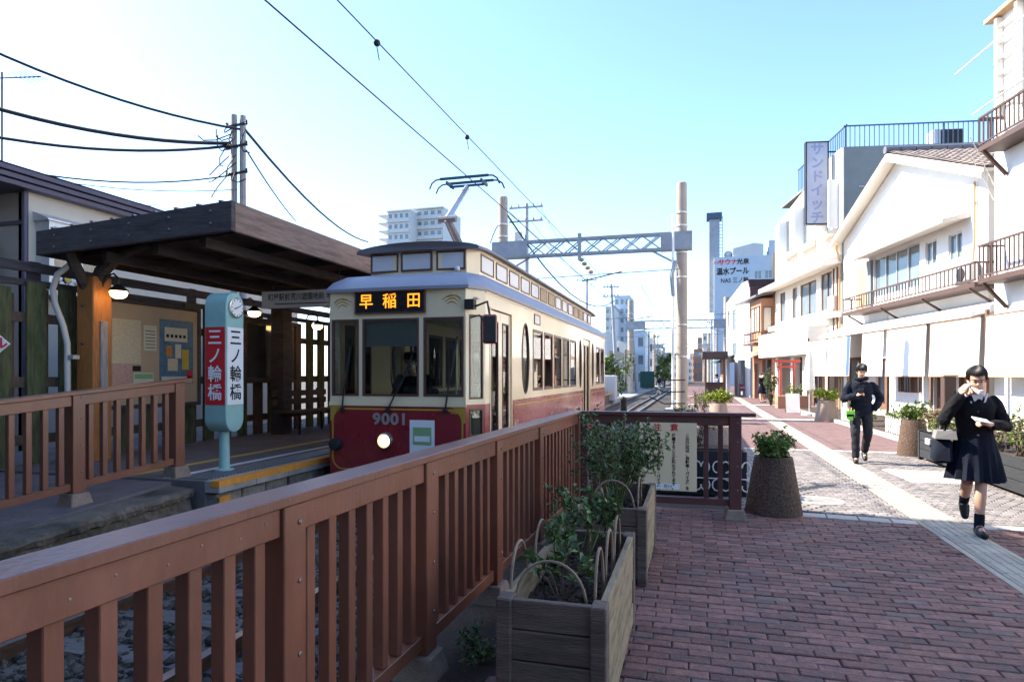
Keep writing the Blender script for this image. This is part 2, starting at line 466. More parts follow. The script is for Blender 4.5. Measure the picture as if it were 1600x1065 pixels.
RAILP = [(-.036, 0), (.036, 0), (.036, -.035), (.012, -.045), (.012, -.11), (.06, -.125), (.06, -.14), (-.06, -.14), (-.06, -.125), (-.012, -.11), (-.012, -.045), (-.036, -.035)]
def track(xc, label_, y0, y1, curve=lambda y: 0., sleepers=True, step=.62):
    root = MB(); root.box(-.01 + xc, .01 + xc, y0, y0 + .02, -.55, -.5); root = root.build('railway_track', 'ballast', kind='structure')
    for s in (-1, 1):
        m = MB(); ys = [y0 + (y1 - y0) * (i / 26) ** 1.6 for i in range(27)]; rings = []
        for yy in ys: rings.append([m.V(xc + curve(yy) + s * .686 + a, yy, RZ + b) for a, b in RAILP])
        for A, B in zip(rings, rings[1:]):
            for j in range(12):
                q = (j + 1) % 12; m.m = 1 if j == 0 else 0; m.F(A[j], A[q], B[q], B[j])
        m.build('rail', ['rail_rust', 'rail_top'], root)
    if sleepers:
        me = None; yy = y0 + .2; k = 0
        while yy < min(y1, 75) and k < 110:
            if me is None: me = mesh_of(MB().box(-1.05, 1.05, -.1, .1, RZ - .26, RZ - .105), 'sleeper', 'sleeper')
            o = bpy.data.objects.new('sleeper', me); COL.objects.link(o); o.parent = root; o.location = (xc + curve(yy), yy, random.uniform(-.006, .004)); yy += step; k += 1
    return root
track(-3.64, '', -3, 140, lambda y: -.25 * max(0, min(1, (y - 20) / 15)) ** 2)
track(-.9 - .9, '', 24, 140, lambda y: -.1)

# ------------------------------------------------------------------ the brown railing in front
def fence(name, label, T0, L, rz, ends, mats_, group=None, cap=.14, h=1.1, slope=0., posts=None, foot=True, npk=7, pk=.05, hidden=(), base=0.):
    """local y runs along the fence, x across; slope = rise per metre"""
    rt = thing(name, label, 'fence', T0, rz, group); T = TR(T0, rz)
    Z = lambda y: base + slope * y
    m1 = mats_
    posts = posts or [0, L]
    def sl(mb, x0, x1, y0, y1, z0, z1):
        return mb.hexa([(x0, y0, z0 + Z(y0)), (x1, y0, z0 + Z(y0)), (x1, y1, z0 + Z(y1)), (x0, y1, z0 + Z(y1)),
                        (x0, y0, z1 + Z(y0)), (x1, y0, z1 + Z(y0)), (x1, y1, z1 + Z(y1)), (x0, y1, z1 + Z(y1))])
    sl(MB(T), -cap / 2, cap / 2, -ends[0], L + ends[1], h - .036, h).build('handrail', m1, rt, bevel=.004)
    for a, b in zip(posts, posts[1:]):
        sl(MB(T), -.03, .045, a + .061, b - .061, h - .135, h - .038).build('top_rail', m1, rt, bevel=.003)
        sl(MB(T), -.035, .035, a + .061, b - .061, .13, .20).build('bottom_rail', m1, rt, bevel=.003)
        n = npk if isinstance(npk, int) else npk(a, b)
        for k in range(n):                   # pale screw heads on the rail
            y = a + (b - a) * (k + 1) / (n + 1) + .02 * (k % 2)
            MB(T).lathe([(.0045, .0445), (.0045, .0465), (.002, .047)], (0, y, Z(y) + h - .075 - .02 * (k % 2)), 6, 'x').build('screw', 'bolt', rt)
        for k in range(n):
            y = a + (b - a) * (k + 1) / (n + 1)
            if any(h0 < y < h1 for h0, h1 in hidden): continue
            sl(MB(T), -pk / 2, pk / 2, y - pk / 2, y + pk / 2, .202, h - .137).build('picket', m1, rt, bevel=.003)
    for p in posts:
        po = sl(MB(T), -.06, .06, p - .06, p + .06, .1, h - .037).build('post', m1, rt, bevel=.004)
        for zz in (.3, .55, .8, 1.0):
            MB(T).lathe([(.009, .059), (.009, .064), (.005, .067)], (0, p + .02, Z(p) + zz), 8, 'x').build('bolt', 'bolt', po)
        if foot:
            q = Z(p)
            MB(T).hexa([(-.13, p - .13, q - .12), (.13, p - .13, q - .12), (.13, p + .13, q - .12), (-.13, p + .13, q - .12),
                        (-.085, p - .085, q + .1), (.085, p - .085, q + .1), (.085, p + .085, q + .1), (-.085, p + .085, q + .1)]).build('footing', 'foot_concrete', rt, bevel=.008)
    return rt
near = fence('railing', 'long brown resin railing running from the lower left corner toward the tram', (-1.385, .2, 0), 6.75, -R(1.05), (0, .09), 'resin_brown',
             posts=[-.34, .6, 1.68, 2.8, 3.92, 5.06, 6.75], npk=lambda a, b: 11 if b - a > 1.4 else 7, base=0)
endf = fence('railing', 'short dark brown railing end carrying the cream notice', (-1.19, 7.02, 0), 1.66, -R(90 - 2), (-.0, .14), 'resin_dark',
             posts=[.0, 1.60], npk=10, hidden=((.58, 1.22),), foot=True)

# notice board on the railing end
T = axes((-.57, 6.985, .27), (1, .035, 0), (-.035, 1, 0))
nb = thing('notice_board', 'cream notice with columns of black Japanese print and a red heading on the railing', 'sign', (-.3, 6.98, .27))
MB(T).box(0, .595, -.012, .004, 0, .72).build('board', 'notice_cream', nb, bevel=.002)
for i, ch in enumerate('注意'): text(ch, T @ Matrix.Translation((.19 + i * .175, -.013, .665)), .085, 'print_red', nb, bold=.002)
for x, s in ((.50, 'この周辺は、自転車・バイク等を'), (.36, '放置することが禁止されてます。'), (.205, '放置されている自転車・バイク等は'), (.06, '撤去します')):
    column_text(s, T @ Matrix.Translation((x, -.013, .585)), .040, 'print_black', nb, .99, bold=.0014)
MB(T).box(.17, .42, -.0145, -.0125, .018, .075).build('sticker', 'print_white', nb)
text('荒川', T @ Matrix.Translation((.3, -.015, .045)), .045, 'print_black', nb)

# ------------------------------------------------------------------ foliage helpers
def leaf(mb, p, d, L, W, roll=0., fold=.25):
    """a leaf of two folded halves, from p along d"""
    d = Vector(d).normalized(); s = d.cross(Vector((0, 0, 1)))
    if s.length < .05: s = Vector((1, 0, 0))
    s.normalize(); n = s.cross(d); s = (s * math.cos(roll) + n * math.sin(roll)); n = s.cross(d)
    p = Vector(p); a = mb.V(p); m1 = mb.V(p + d * L * .45 + s * W / 2 + n * W * fold); m2 = mb.V(p + d * L * .45 - s * W / 2 + n * W * fold)
    t = mb.V(p + d * L - n * L * .08); mb.F(a, m1, t); mb.F(a, t, m2)
def rv(): 
    while True:
        v = Vector((random.uniform(-1, 1), random.uniform(-1, 1), random.uniform(-1, 1)))
        if .05 < v.length < 1: return v.normalized()
def shrub(name, label, base, r, h, n, leafm, stemm='stem_brown', size=.05, cat='plant', group=None, stems=9, lean=(0, 0), flowers=None, low=.25, shape=1.0, spray=5):
    """stems that fork, with sprays of leaves along their upper part"""
    rt = thing(name, label, cat, base, 0, group); sm = MB(TR(base)); lm = MB(TR(base)); fl = MB(TR(base))
    tips = []
    for k in range(stems):
        a = random.uniform(0, 2 * math.pi); q = r * random.uniform(.15, 1) ** .7
        hh = h * random.uniform(.65, 1.05) * (1 - .35 * shape * (q / r) ** 2)
        p0 = Vector((random.uniform(-.15, .15) * r, random.uniform(-.15, .15) * r, 0)); p3 = Vector((q * math.cos(a) + lean[0], q * math.sin(a) + lean[1], hh))
        p1 = p0.lerp(p3, .4) + Vector((0, 0, .12 * h)) + rv() * r * .12; p2 = p0.lerp(p3, .72) + rv() * r * .14 + Vector((0, 0, .06 * h))
        path = [p0, p1, p2, p3]; w = .0042 + .003 * h
        sm.tube(path, [w, w * .8, w * .6, w * .3], 5); tips.append(path)
    for k in range(n // spray):
        path = random.choice(tips); t = low + (1 - low) * random.random() ** .75; u = t * 3; i = min(2, int(u)); p = path[i].lerp(path[i + 1], u - i)
        q = p + rv() * r * .28 * (0.4 + random.random()); q.z = max(q.z, .02)
        if (q - p).length > .03: sm.tube([p, p.lerp(q, .5) + Vector((0, 0, .01)), q], [.0022, .0018, .001], 4, cap=False)
        for j in range(spray):
            pp = p.lerp(q, random.uniform(.3, 1)); d = rv() + (q - p).normalized() * .8 + Vector((0, 0, .25))
            leaf(lm, pp, d, size * random.uniform(.6, 1.3), size * random.uniform(.4, .75), random.uniform(-.9, .9))
        if flowers and random.random() < flowers[1]:
            for j in range(7): leaf(fl, q, rv() + Vector((0, 0, .4)), size * .7, size * .6, random.uniform(-1, 1))
    sm.build('stems', stemm, rt, fix=False, kind='stuff'); lm.build('foliage', leafm, rt, fix=False, kind='stuff')
    if flowers: fl.build('blossom', flowers[0], rt, fix=False, kind='stuff')
    return rt

# ------------------------------------------------------------------ the two wooden planters in front
def planter(label, x0, x1, y0, y1, h, z0=0.):
    rt = thing('wooden_planter', label, 'planter', ((x0 + x1) / 2, (y0 + y1) / 2, z0)); t = .035
    nb_ = 4; bh = (h - .04) / nb_
    for k in range(nb_):
        za, zb = z0 + .03 + k * bh, z0 + .03 + (k + 1) * bh - .006
        j = random.uniform(-.003, .003)
        MB().box(x0 + .012, x1 - .012, y0 + j, y0 + t + j, za, zb).build('board', 'old_wood', rt, bevel=.004)
        MB().box(x0 + .012, x1 - .012, y1 - t + j, y1 + j, za, zb).build('board', 'old_wood', rt, bevel=.004)
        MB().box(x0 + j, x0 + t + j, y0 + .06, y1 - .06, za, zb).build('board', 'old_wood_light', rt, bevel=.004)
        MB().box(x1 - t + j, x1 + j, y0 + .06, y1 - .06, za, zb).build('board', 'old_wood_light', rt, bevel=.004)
    for (a, b) in ((x0, y0), (x1 - .075, y0), (x0, y1 - .075), (x1 - .075, y1 - .075)):
        MB().box(a - .006 + (.02 if a > (x0 + x1) / 2 else 0), a + .061 + (.02 if a > (x0 + x1) / 2 else 0), b - .014, b + .089, z0, z0 + h - .012).build('corner_post', 'old_wood', rt, bevel=.006)
    s = MB(); nx, ny = 8, 16; idx = {}
    for i in range(nx + 1):
        for j in range(ny + 1):
            idx[i, j] = s.V(x0 + .036 + (x1 - x0 - .072) * i / nx, y0 + .036 + (y1 - y0 - .072) * j / ny, z0 + h - .13 + random.uniform(-.02, .02))
    for i in range(nx):
        for j in range(ny): s.F(idx[i, j], idx[i + 1, j], idx[i + 1, j + 1], idx[i, j + 1])
    s.build('soil', 'soil', rt, fix=False)
    clods = MB()
    for k in range(500): stone(clods, random.uniform(x0 + .06, x1 - .06), random.uniform(y0 + .06, y1 - .06), z0 + h - .125 + random.uniform(0, .02), random.uniform(.006, .018))
    clods.build('soil_clods', 'soil', rt, fix=False, kind='stuff')
    return rt
def hoop(label, a, b, z, hh, group):
    a = Vector((*a, z)); b = Vector((*b, z)); pts = []
    for i in range(15):
        t = math.pi * i / 14; p = a.lerp(b, .5 - .5 * math.cos(t)); p.z += hh * math.sin(t) ** .75 - (.07 if i in (0, 14) else 0); pts.append(p)
    m = MB(); m.tube(pts, .0068, 6)
    m.build('garden_hoop', 'cane', smooth=True, label=label, cat='hoop', group=group)
PX0, PX1 = -.81, -.35
planter('nearest grey weathered wooden planter box with cane hoops', PX0, PX1, 2.62, 3.92, .56)
planter('second weathered wooden planter box in front of the notice', PX0 + .05, PX1 + .02, 4.62, 5.75, .56)
gh = 'cane hoops in the nearest wooden planter'
hls = ['wide cane hoop across the front end of the nearest planter', 'cane hoop on the fence side of the nearest planter, closest to the front', 'second cane hoop on the fence side of the nearest planter', 'slanting cane hoop at the far fence corner of the nearest planter', 'cane hoop on the path side of the nearest planter, closest to the front', 'middle cane hoop on the path side of the nearest planter', 'last cane hoop on the path side of the nearest planter']; hi = 0
for (a, b, hh) in (((-.76, 2.72), (-.44, 2.72), .24), ((-.79, 2.75), (-.79, 3.05), .27), ((-.79, 3.2), (-.79, 3.5), .27), ((-.8, 3.5), (-.6, 3.82), .26),
                   ((-.41, 2.74), (-.41, 3.0), .27), ((-.41, 3.08), (-.41, 3.36), .27), ((-.41, 3.42), (-.41, 3.7), .27)):
    hoop(hls[hi], a, b, .45, hh, gh); hi += 1
for (a, b) in (((-.74, 4.75), (-.42, 4.75)), ((-.4, 4.8), (-.4, 5.1))):
    hoop('cane hoop %s of the second wooden planter under the rose bush' % ('across the front' if a[1] == b[1] else 'along the path side'), a, b, .45, .27, 'cane hoops in the second wooden planter')
for i, (x, y) in enumerate(((-.62, 2.78), (-.52, 4.86))):
    m = MB(axes((x, y, .42), (1, .2, 0), (-.2, .9, -.3), (.2, -.2, 1))); m.box(-.013, .013, -.002, .002, -.05, .055)
    m.build('plant_tag', 'orange_tag', label=('small orange plant tag in the soil of the nearest planter', 'small orange plant tag under the dense rose bush')[i], cat='tag')
random.seed(21)
shrub('rose_bush', 'dense green rose bush in the second planter covering the notice edge', (-.62, 5.2, .42), .42, .86, 2100, 'leaf_dark', 'stem_green', .042, stems=26, low=.2)
shrub('rose_bush', 'thin dark leaved rose at the back of the nearest planter', (-.62, 3.62, .42), .26, .48, 420, 'leaf_dark', 'stem_green', .05, stems=7, low=.45)
shrub('rose_bush', 'sparse upright rose with few leaves by the fence side of the nearest planter', (-.74, 3.4, .42), .16, .50, 160, 'leaf_dark', 'stem_green', .05, stems=4, low=.4)
shrub('rose_bush', 'low young rose with broad leaves at the front of the nearest planter', (-.6, 2.95, .42), .17, .27, 80, 'leaf_dark', 'stem_brown', .065, stems=5, low=.5, spray=4)
shrub('rose_bush', 'bare reddish rose shoot in the second planter beside the railing corner', (-.95, 6.35, .05), .12, .95, 110, 'leaf_mid', 'stem_brown', .035, stems=5, low=.35)
shrub('weeds', 'small green weeds growing between the railing and the nearest planter', (-1.05, 3.2, 0), .2, .16, 300, 'leaf_dark', 'stem_green', .03, stems=8, low=.1, cat='weeds')

# ------------------------------------------------------------------ tapered round planters
def round_planter(label, x, y, rb, rt_, h, m, group=None):
    rt = thing('round_planter', label, 'planter', (x, y, 0), 0, group)
    MB().lathe([(rb, 0), (rb, .02), (rt_, h - .02), (rt_ - .008, h), (rt_ - .045, h), (rt_ - .05, h - .07)], (x, y, 0), 32, cap=False).build('pot', m, rt, smooth=True)
    MB().lathe([(rt_ - .04, h - .08), (.02, h - .05)], (x, y, 0), 24, cap=False).build('soil', 'soil', rt)
    return rt
round_planter('dark tapered exposed aggregate planter at the end of the railing', .83, 7.5, .295, .2, .61, 'aggregate')
shrub('leafy_plant', 'bright green leafy plant in the dark tapered planter', (.83, 7.5, .53), .25, .36, 2200, 'leaf_mid', 'stem_green', .042, stems=22, low=.25)
round_planter('tapered planter half hidden behind the railing end', .42, 11.3, .33, .225, .64, 'aggregate_light')
round_planter('pale tapered planter with lime yellow shrub left of the guide strip', .72, 20.8, .34, .24, .62, 'aggregate_light')
shrub('lime_shrub', 'lime yellow rounded shrub in pale planter left of the guide strip', (.72, 20.8, .55), .42, .42, 1500, 'leaf_lime', 'stem_green', .07, stems=20, low=.3)
round_planter('pale tapered planter with lime yellow plant in front of the shops', 4.1, 22.6, .36, .26, .68, 'aggregate_light')
shrub('lime_shrub', 'lime yellow loose plant in the planter in front of the shops', (4.1, 22.6, .6), .4, .5, 900, 'leaf_lime', 'stem_green', .085, stems=16, low=.3)
round_planter('dark tapered planter at the corner of the black planter row', 3.92, 13.5, .27, .2, .66, 'aggregate')
shrub('leafy_plant', 'yellow green plant with pink flower in the tapered planter by the black boxes', (3.95, 13.5, .58), .32, .42, 900, 'leaf_mid', 'stem_brown', .06, stems=16, low=.2, flowers=('petal_pink', .02))
# ------------------------------------------------------------------ the tram
mat('tram_cream', (.84, .67, .43), .32, var=.05, scale=2, coat=.5, dirt=.12, dirtcol=(.45, .33, .2))
mat('tram_red', (.25, .016, .026), .28, var=.08, scale=2, coat=.6)
mat('tram_roof', (.30, .31, .37), .45, var=.1, scale=3, dirt=.2, dirtcol=(.2, .2, .22))
mat('tram_roof_dark', (.17, .16, .18), .55, var=.12, scale=3)
mat('gold_line', (.52, .30, .045), .4, var=.08)
mat('frame_brown', (.11, .055, .045), .4, var=.1)
mat('milk_pane', (.62, .61, .62), .25, var=.03)
mat('louvre', (.35, .25, .16), .5, var=.1)
mat('rubber', (.02, .02, .022), .6, var=.2)
mat('under_dark', (.03, .03, .032), .8, var=.3)
mat('led_black', (.012, .012, .014), .3, var=0)
mat('led_amber', (.9, .35, .02), .5, emit=(1., .30, .015), estr=.5, var=0)
mat('headlight_glow', (1, .85, .5), .3, emit=(1., .66, .28), estr=.9, var=0)
mat('chrome', (.6, .58, .55), .2, .95, var=.05)
mat('number_grey', (.45, .43, .42), .35, .5, var=.05)
mat('interior', (.62, .57, .48), .7, var=.1)
mat('interior_floor', (.12, .09, .07), .8, var=.1)
mat('seat_cloth', (.12, .2, .16), .9, var=.2)
mat('blind_cloth', (.6, .66, .66), .7, var=.05)
mat('print_green', (.25, .45, .2), .6, var=.1)
mat('pole_silver', (.55, .55, .56), .3, .8, var=.05)
glass_mat('tram_glass', (.74, .79, .78), .8)

TX, HW, YF, YC, YR = -3.64, 1.11, 7.40, 7.66, 19.1
tram = thing('tram', 'cream and dark red retro tram numbered 9001 standing at the platform', 'tram', (TX, 13, RZ))
FX = .94                                   # half width of the flat front panel
Tf = axes((TX - FX, YF, 0), (1, 0, 0), (0, 1, 0))
cl = math.hypot(HW - FX, YC - YF); cd = Vector(((HW - FX) / cl, (YC - YF) / cl, 0))
Tcr = axes((TX + FX, YF, 0), cd, (-cd.y, cd.x, 0))
Tcl = axes((TX - HW, YC, 0), (cd.x, -cd.y, 0), (cd.y, cd.x, 0))
Tr = axes((TX + HW, YC, 0), (0, 1, 0), (-1, 0, 0))
Tl = axes((TX - HW, YR - .26, 0), (0, -1, 0), (1, 0, 0))
Trr = axes((TX + HW, YR - .26, 0), (-cd.x, cd.y, 0), (-cd.y, -cd.x, 0))
Trl = axes((TX - FX, YR, 0), (-cd.x, -cd.y, 0), (cd.y, -cd.x, 0))
Tb = axes((TX + FX, YR, 0), (-1, 0, 0), (0, -1, 0))
ZB, ZM, ZE = .12, 1.13, 2.58
def window(T, u0, u1, z0, z1, parent, glass='tram_glass', fw=.028, fm='frame_brown', d=(-.006, .03)):
    w = MB(T).frame(u0 - .004, u1 + .004, z0 - .004, z1 + .004, fw, d[0], d[1]).build('window', fm, parent)
    MB(T).box(u0 + fw, u1 - fw, .010, .014, z0 + fw, z1 - fw).build('pane', glass, w); return w
# front
fw_ = [(.0, .40, 1.23, 2.21), (.475, 1.255, 1.23, 2.21), (1.325, 1.85, 1.23, 2.21)]
fw_[0] = (.03, .415, 1.23, 2.21)
MB(Tf).wall(0, 2 * FX, ZM, ZE, .04, fw_).build('front_upper_panel', 'tram_cream', tram)
MB(Tf).wall(0, 2 * FX, ZB, ZM, .04).build('front_lower_panel', 'tram_red', tram)
for q in fw_: window(Tf, *q, tram)
MB(Tf).box(-.01, 2 * FX + .01, -.012, -.001, 1.10, 1.15).build('belt_rail', 'tram_cream', tram)
def ribbon(T, pts, w, m, name, parent, y=-.004):
    mb = MB(T)
    for a, b in zip(pts, pts[1:]):
        mb.bar((a[0], y, a[1]), (b[0], y, b[1]), w, .004, up=(0, 1, 0))
    return mb.build(name, m, parent)
def arc(cx, cz, r, a0, a1, n=8): return [(cx + r * math.cos(R(a0 + (a1 - a0) * i / n)), cz + r * math.sin(R(a0 + (a1 - a0) * i / n))) for i in range(n + 1)]
ribbon(Tf, arc(.19, .91, .15, 180, 90) + arc(1.69, .91, .15, 90, 0) + arc(1.69, .43, .15, 0, -90) + arc(.19, .43, .15, -90, -180) + [(.04, .91)], .022, 'gold_line', 'gold_border', tram)
for s in (1, -1):                          # gold corners outside the border
    cx = .0 if s == 1 else 1.88
    pts = [(cx + s * .006, 1.092), (cx + s * .2, 1.092)] + [(cx + s * (.05 + .13 * (1 - math.sin(R(a)))), .91 + .17 * math.cos(R(a)) ) for a in (0, 25, 50, 75, 90)]
    mb = MB(Tf); mb.prism([(cx + s * .004, 1.095), (cx + s * .2, 1.095), (cx + s * .11, 1.06), (cx + s * .05, 1.0), (cx + s * .028, .9), (cx + s * .004, .9)], 'y', -.003, .0005).build('gold_corner', 'gold_line', tram)
def scroll(T, cx, cz, s, k=1.):
    mb = MB(T)
    for (ox, oz, L, b) in ((0, 0, .26, .06), (.02, -.03, .2, .05), (.05, -.06, .14, .035), (0, .02, .18, .03)):
        pts = [(cx + s * k * (ox + L * t), -.003, cz + k * (oz + b * math.sin(t * 3.6) * (1 - .3 * t) + .03 * t)) for t in [i / 8 for i in range(9)]]
        mb.tube(pts, [.003 + .004 * math.sin(math.pi * i / 8) for i in range(9)], 5)
    mb.build('gold_scroll', 'gold_line', tram)
scroll(Tf, .06, 2.42, 1); scroll(Tf, 1.82, 2.42, -1)
for s in (1, -1): scroll(Tf, .10 if s == 1 else 1.78, 1.03, s, .45)
# destination display
dd = MB(Tf).box(.385, 1.345, -.03, .0, 2.285, 2.55).build('destination_display', 'led_black', tram)
MB(Tf).frame(.375, 1.355, 2.275, 2.56, .018, -.036, -.002).build('display_frame', 'frame_brown', dd)
for i, ch in enumerate('早稲田'): text(ch, Tf @ Matrix.Translation((.54 + i * .33, -.032, 2.42)), .2, 'led_amber', dd, bold=.002)
# number, lamps, sheet
for i, ch in enumerate('9001'): text(ch, Tf @ Matrix.Translation((.675 + i * .125, -.002, .93)), .2, 'number_grey', tram, 'number_digit', .006, sx=1.15, bold=.007)
hl_ = MB(Tf).lathe([(.112, 0), (.112, -.03), (.1, -.055), (.085, -.06), (.08, -.03)], (.80, 0, .66), 24, 'y').build('headlight', 'chrome', tram, smooth=True)
MB(Tf).lathe([(.002, -.062), (.045, -.058), (.078, -.035)], (.80, 0, .66), 24, 'y').build('lamp_lens', 'headlight_glow', hl_, smooth=True)
for cx in (.10, 1.78):
    MB(Tf).lathe([(.085, 0), (.085, -.05), (.07, -.09), (.03, -.1)], (cx, 0, .60), 18, 'y').build('side_lamp', 'rubber', tram, smooth=True)
sh = MB(Tf).box(1.135, 1.47, -.008, -.001, .50, .93).build('white_sheet', 'print_white', tram)
MB(Tf).box(1.18, 1.43, -.011, -.0085, .62, .84).build('green_print', 'print_green', sh)
MB(Tf).box(1.2, 1.41, -.0135, -.0115, .66, .73).build('pale_print', 'print_white', sh)
# wipers
for (a, b) in (((.19, 1.04), (.29, 1.75)), ((.84, 1.05), (1.16, 1.62)), ((1.62, 1.05), (1.76, 1.85))):
    w = MB(Tf); w.tube([(a[0], -.03, a[1]), (a[0] * .6 + b[0] * .4, -.05, a[1] * .6 + b[1] * .4), (b[0], -.03, b[1])], .012, 6)
    w.bar((a[0] * .45 + b[0] * .55, -.025, a[1] * .45 + b[1] * .55), (b[0] + .02, -.025, b[1] + .12), .016, .02)
    w.lathe([(.03, -.045), (.03, 0)], (a[0], 0, a[1]), 10, 'y'); w.build('wiper', 'rubber', tram, fix=False)
# corner panels with a cab window
for T, nm in ((Tcr, 1), (Tcl, 0), (Trr, 0), (Trl, 0)):
    hs = [(.06, cl - .04, 1.2, 2.24), (.06, cl - .04, .74, 1.07)]
    MB(T).wall(0.0, cl, ZM, ZE, .04, hs).build('corner_upper_panel', 'tram_cream', tram)
    MB(T).wall(0.0, cl, ZB, ZM, .04, hs).build('corner_lower_panel', 'tram_red', tram)
    window(T, *hs[0], tram, fw=.018); window(T, *hs[1], tram, fw=.02)
# rear
rh = [(.05, .42, 1.23, 2.21), (.475, 1.405, 1.23, 2.21), (1.46, 1.83, 1.23, 2.21)]
MB(Tb).wall(0, 2 * FX, ZM, ZE, .04, rh).build('rear_upper_panel', 'tram_cream', tram)
MB(Tb).wall(0, 2 * FX, ZB, ZM, .04).build('rear_lower_panel', 'tram_red', tram)
for q in rh: window(Tb, *q, tram)
# sides; positions measured from the front corner
LS = YR - .26 - YC
def Y2(y): return y - YC
doors = [(7.86, 8.86), (15.05, 16.05)]
ovals = [(9.38, 9.92), (14.42, 14.84), (16.28, 16.7)]
wins = [(10.12 + i * .815, 10.12 + i * .815 + .70) for i in range(5)] + [(17.1, 17.75), (17.95, 18.6)]
for T, nm in ((Tr, 'right'), (Tl, 'left')):
    fl = (lambda a, b: (Y2(a), Y2(b))) if nm == 'right' else (lambda a, b: (LS - Y2(b), LS - Y2(a)))
    dh = [(*fl(a, b), .34, 2.36) for a, b in doors]; oh = [(*fl(a, b), 1.16, 2.34) for a, b in ovals]; wh = [(*fl(a, b), 1.24, 2.24) for a, b in wins]
    MB(T).wall(0, LS, ZM, ZE, .04, dh + oh + wh).build('side_upper_panel', 'tram_cream', tram)
    MB(T).wall(0, LS, ZB, ZM, .04, dh).build('side_lower_panel', 'tram_red', tram)
    for q in wh: window(T, *q, tram, fw=.045)
    for (a, b, z0, z1) in oh:              # panel with an oval opening
        mb = MB(T); n = 40; cx, cz = (a + b) / 2, (z0 + z1) / 2; rx, rz = (b - a) / 2 - .06, (z1 - z0) / 2 - .05
        O, E, I = [], [], []
        for i in range(n):
            t = 2 * math.pi * i / n; c_, s_ = math.cos(t), math.sin(t); k = 1 / max(abs(c_), abs(s_))
            O.append(mb.V(cx + c_ * k * (b - a) / 2, 0.0005, cz + s_ * k * (z1 - z0) / 2)); E.append(mb.V(cx + rx * c_, 0.0005, cz + rz * s_)); I.append(mb.V(cx + rx * c_, .04, cz + rz * s_))
        for i in range(n):
            j = (i + 1) % n; mb.F(O[i], O[j], E[j], E[i]); mb.F(E[i], E[j], I[j], I[i])
        mb.build('oval_panel', 'tram_cream', tram, fix=False)
        w = MB(T).tube([(cx + rx * math.cos(2 * math.pi * i / n), .002, cz + rz * math.sin(2 * math.pi * i / n)) for i in range(n)], .016, 6, closed=True).build('oval_window', 'frame_brown', tram, smooth=True)
        mb = MB(T); mb.poly([(cx + rx * math.cos(2 * math.pi * i / n), .012, cz + rz * math.sin(2 * math.pi * i / n)) for i in range(n)]).build('pane', 'tram_glass', w)
    for (a, b, z0, z1) in dh:
        MB(T).frame(a - .02, b + .02, z0 - .02, z1 + .02, .025, -.008, .045).build('door_surround', 'tram_cream', tram)
        m_ = (a + b) / 2
        for (p, q) in ((a + .01, m_ - .004), (m_ + .004, b - .01)):
            d = MB(T).wall(p, q, .36, 2.34, .03, [(p + .1, q - .1, .5, 2.2)])
            d = MB(T @ Matrix.Translation((0, .02, 0))).wall(p, q, .36, 2.34, .03, [(p + .1, q - .1, .5, 2.2)]).build('door', 'tram_cream', tram)
            MB(T).box(p + .1, q - .1, .032, .036, .5, 2.2).build('pane', 'tram_glass', d)
            MB(T).box(p + .012, q - .012, .014, .0195, .37, .49).build('kick_panel', 'tram_red', d)
            MB(T).frame(p + .09, q - .09, .49, 2.21, .02, .012, .04).build('door_frame', 'frame_brown', d)
    # gold line along the red panels
    segs = [(0.05, fl(*doors[0])[0] - .06), (fl(*doors[0])[1] + .1, fl(*doors[1])[0] - .1), (fl(*doors[1])[1] + .1, LS - .05)] if nm == 'right' else \
           [(.05, fl(*doors[1])[0] - .1), (fl(*doors[1])[1] + .1, fl(*doors[0])[0] - .1)]
    for a, b in segs:
        if b - a < .5: continue
        ribbon(T, [(a, .3), (a, .95)] + arc(a + .1, .95, .1, 180, 90, 5) + arc(b - .1, .95, .1, 90, 0, 5) + [(b, .3)], .016, 'gold_line', 'gold_border', tram)
    MB(T).box(0, LS, -.01, -.001, ZE - .05, ZE - .01).build('rain_gutter', 'tram_cream', tram)
# small things on the right side
MB(Tr).frame(2.55, 2.95, 2.33, 2.5, .018, -.012, -.002).build('side_sign', 'frame_brown', tram)
MB(Tr).box(2.58, 2.92, -.006, -.001, 2.35, 2.48).build('side_sign_face', 'milk_pane', tram)
ribbon(Tr, [(3.9 + .07 * math.cos(R(a)), .72 + .09 * math.sin(R(a))) for a in range(60, 301, 30)], .02, 'number_grey', 'emblem', tram)
text('入口', Tr @ Matrix.Translation((1.45, -.003, .78)), .11, 'print_white', tram)
# mirror and its arm
mr_ = MB(); mr_.tube([(TX + FX + .08, YF + .05, 2.33), (TX + FX + .3, YF - .06, 2.38), (TX + FX + .34, YF - .08, 2.2)], .014, 6)
mr_.tube([(TX + FX + .06, YF + .02, 2.2), (TX + FX + .2, YF - .06, 2.22), (TX + FX + .33, YF - .08, 2.05)], .01, 6)
mr_.box(TX + FX + .0, TX + FX + .12, YF - .05, YF + .06, 2.3, 2.42); mr_ = mr_.build('mirror_arm', 'rubber', tram, fix=False)
MB(TR((TX + FX + .34, YF - .08, 0), R(20))).box(-.085, .085, -.04, .04, 1.87, 2.22).build('mirror', 'tram_red', mr_, bevel=.02)
MB(TR((TX + FX + .34, YF - .08, 0), R(20))).box(-.07, .07, -.052, -.041, 1.89, 2.2).build('mirror_back', 'rubber', mr_, bevel=.005)

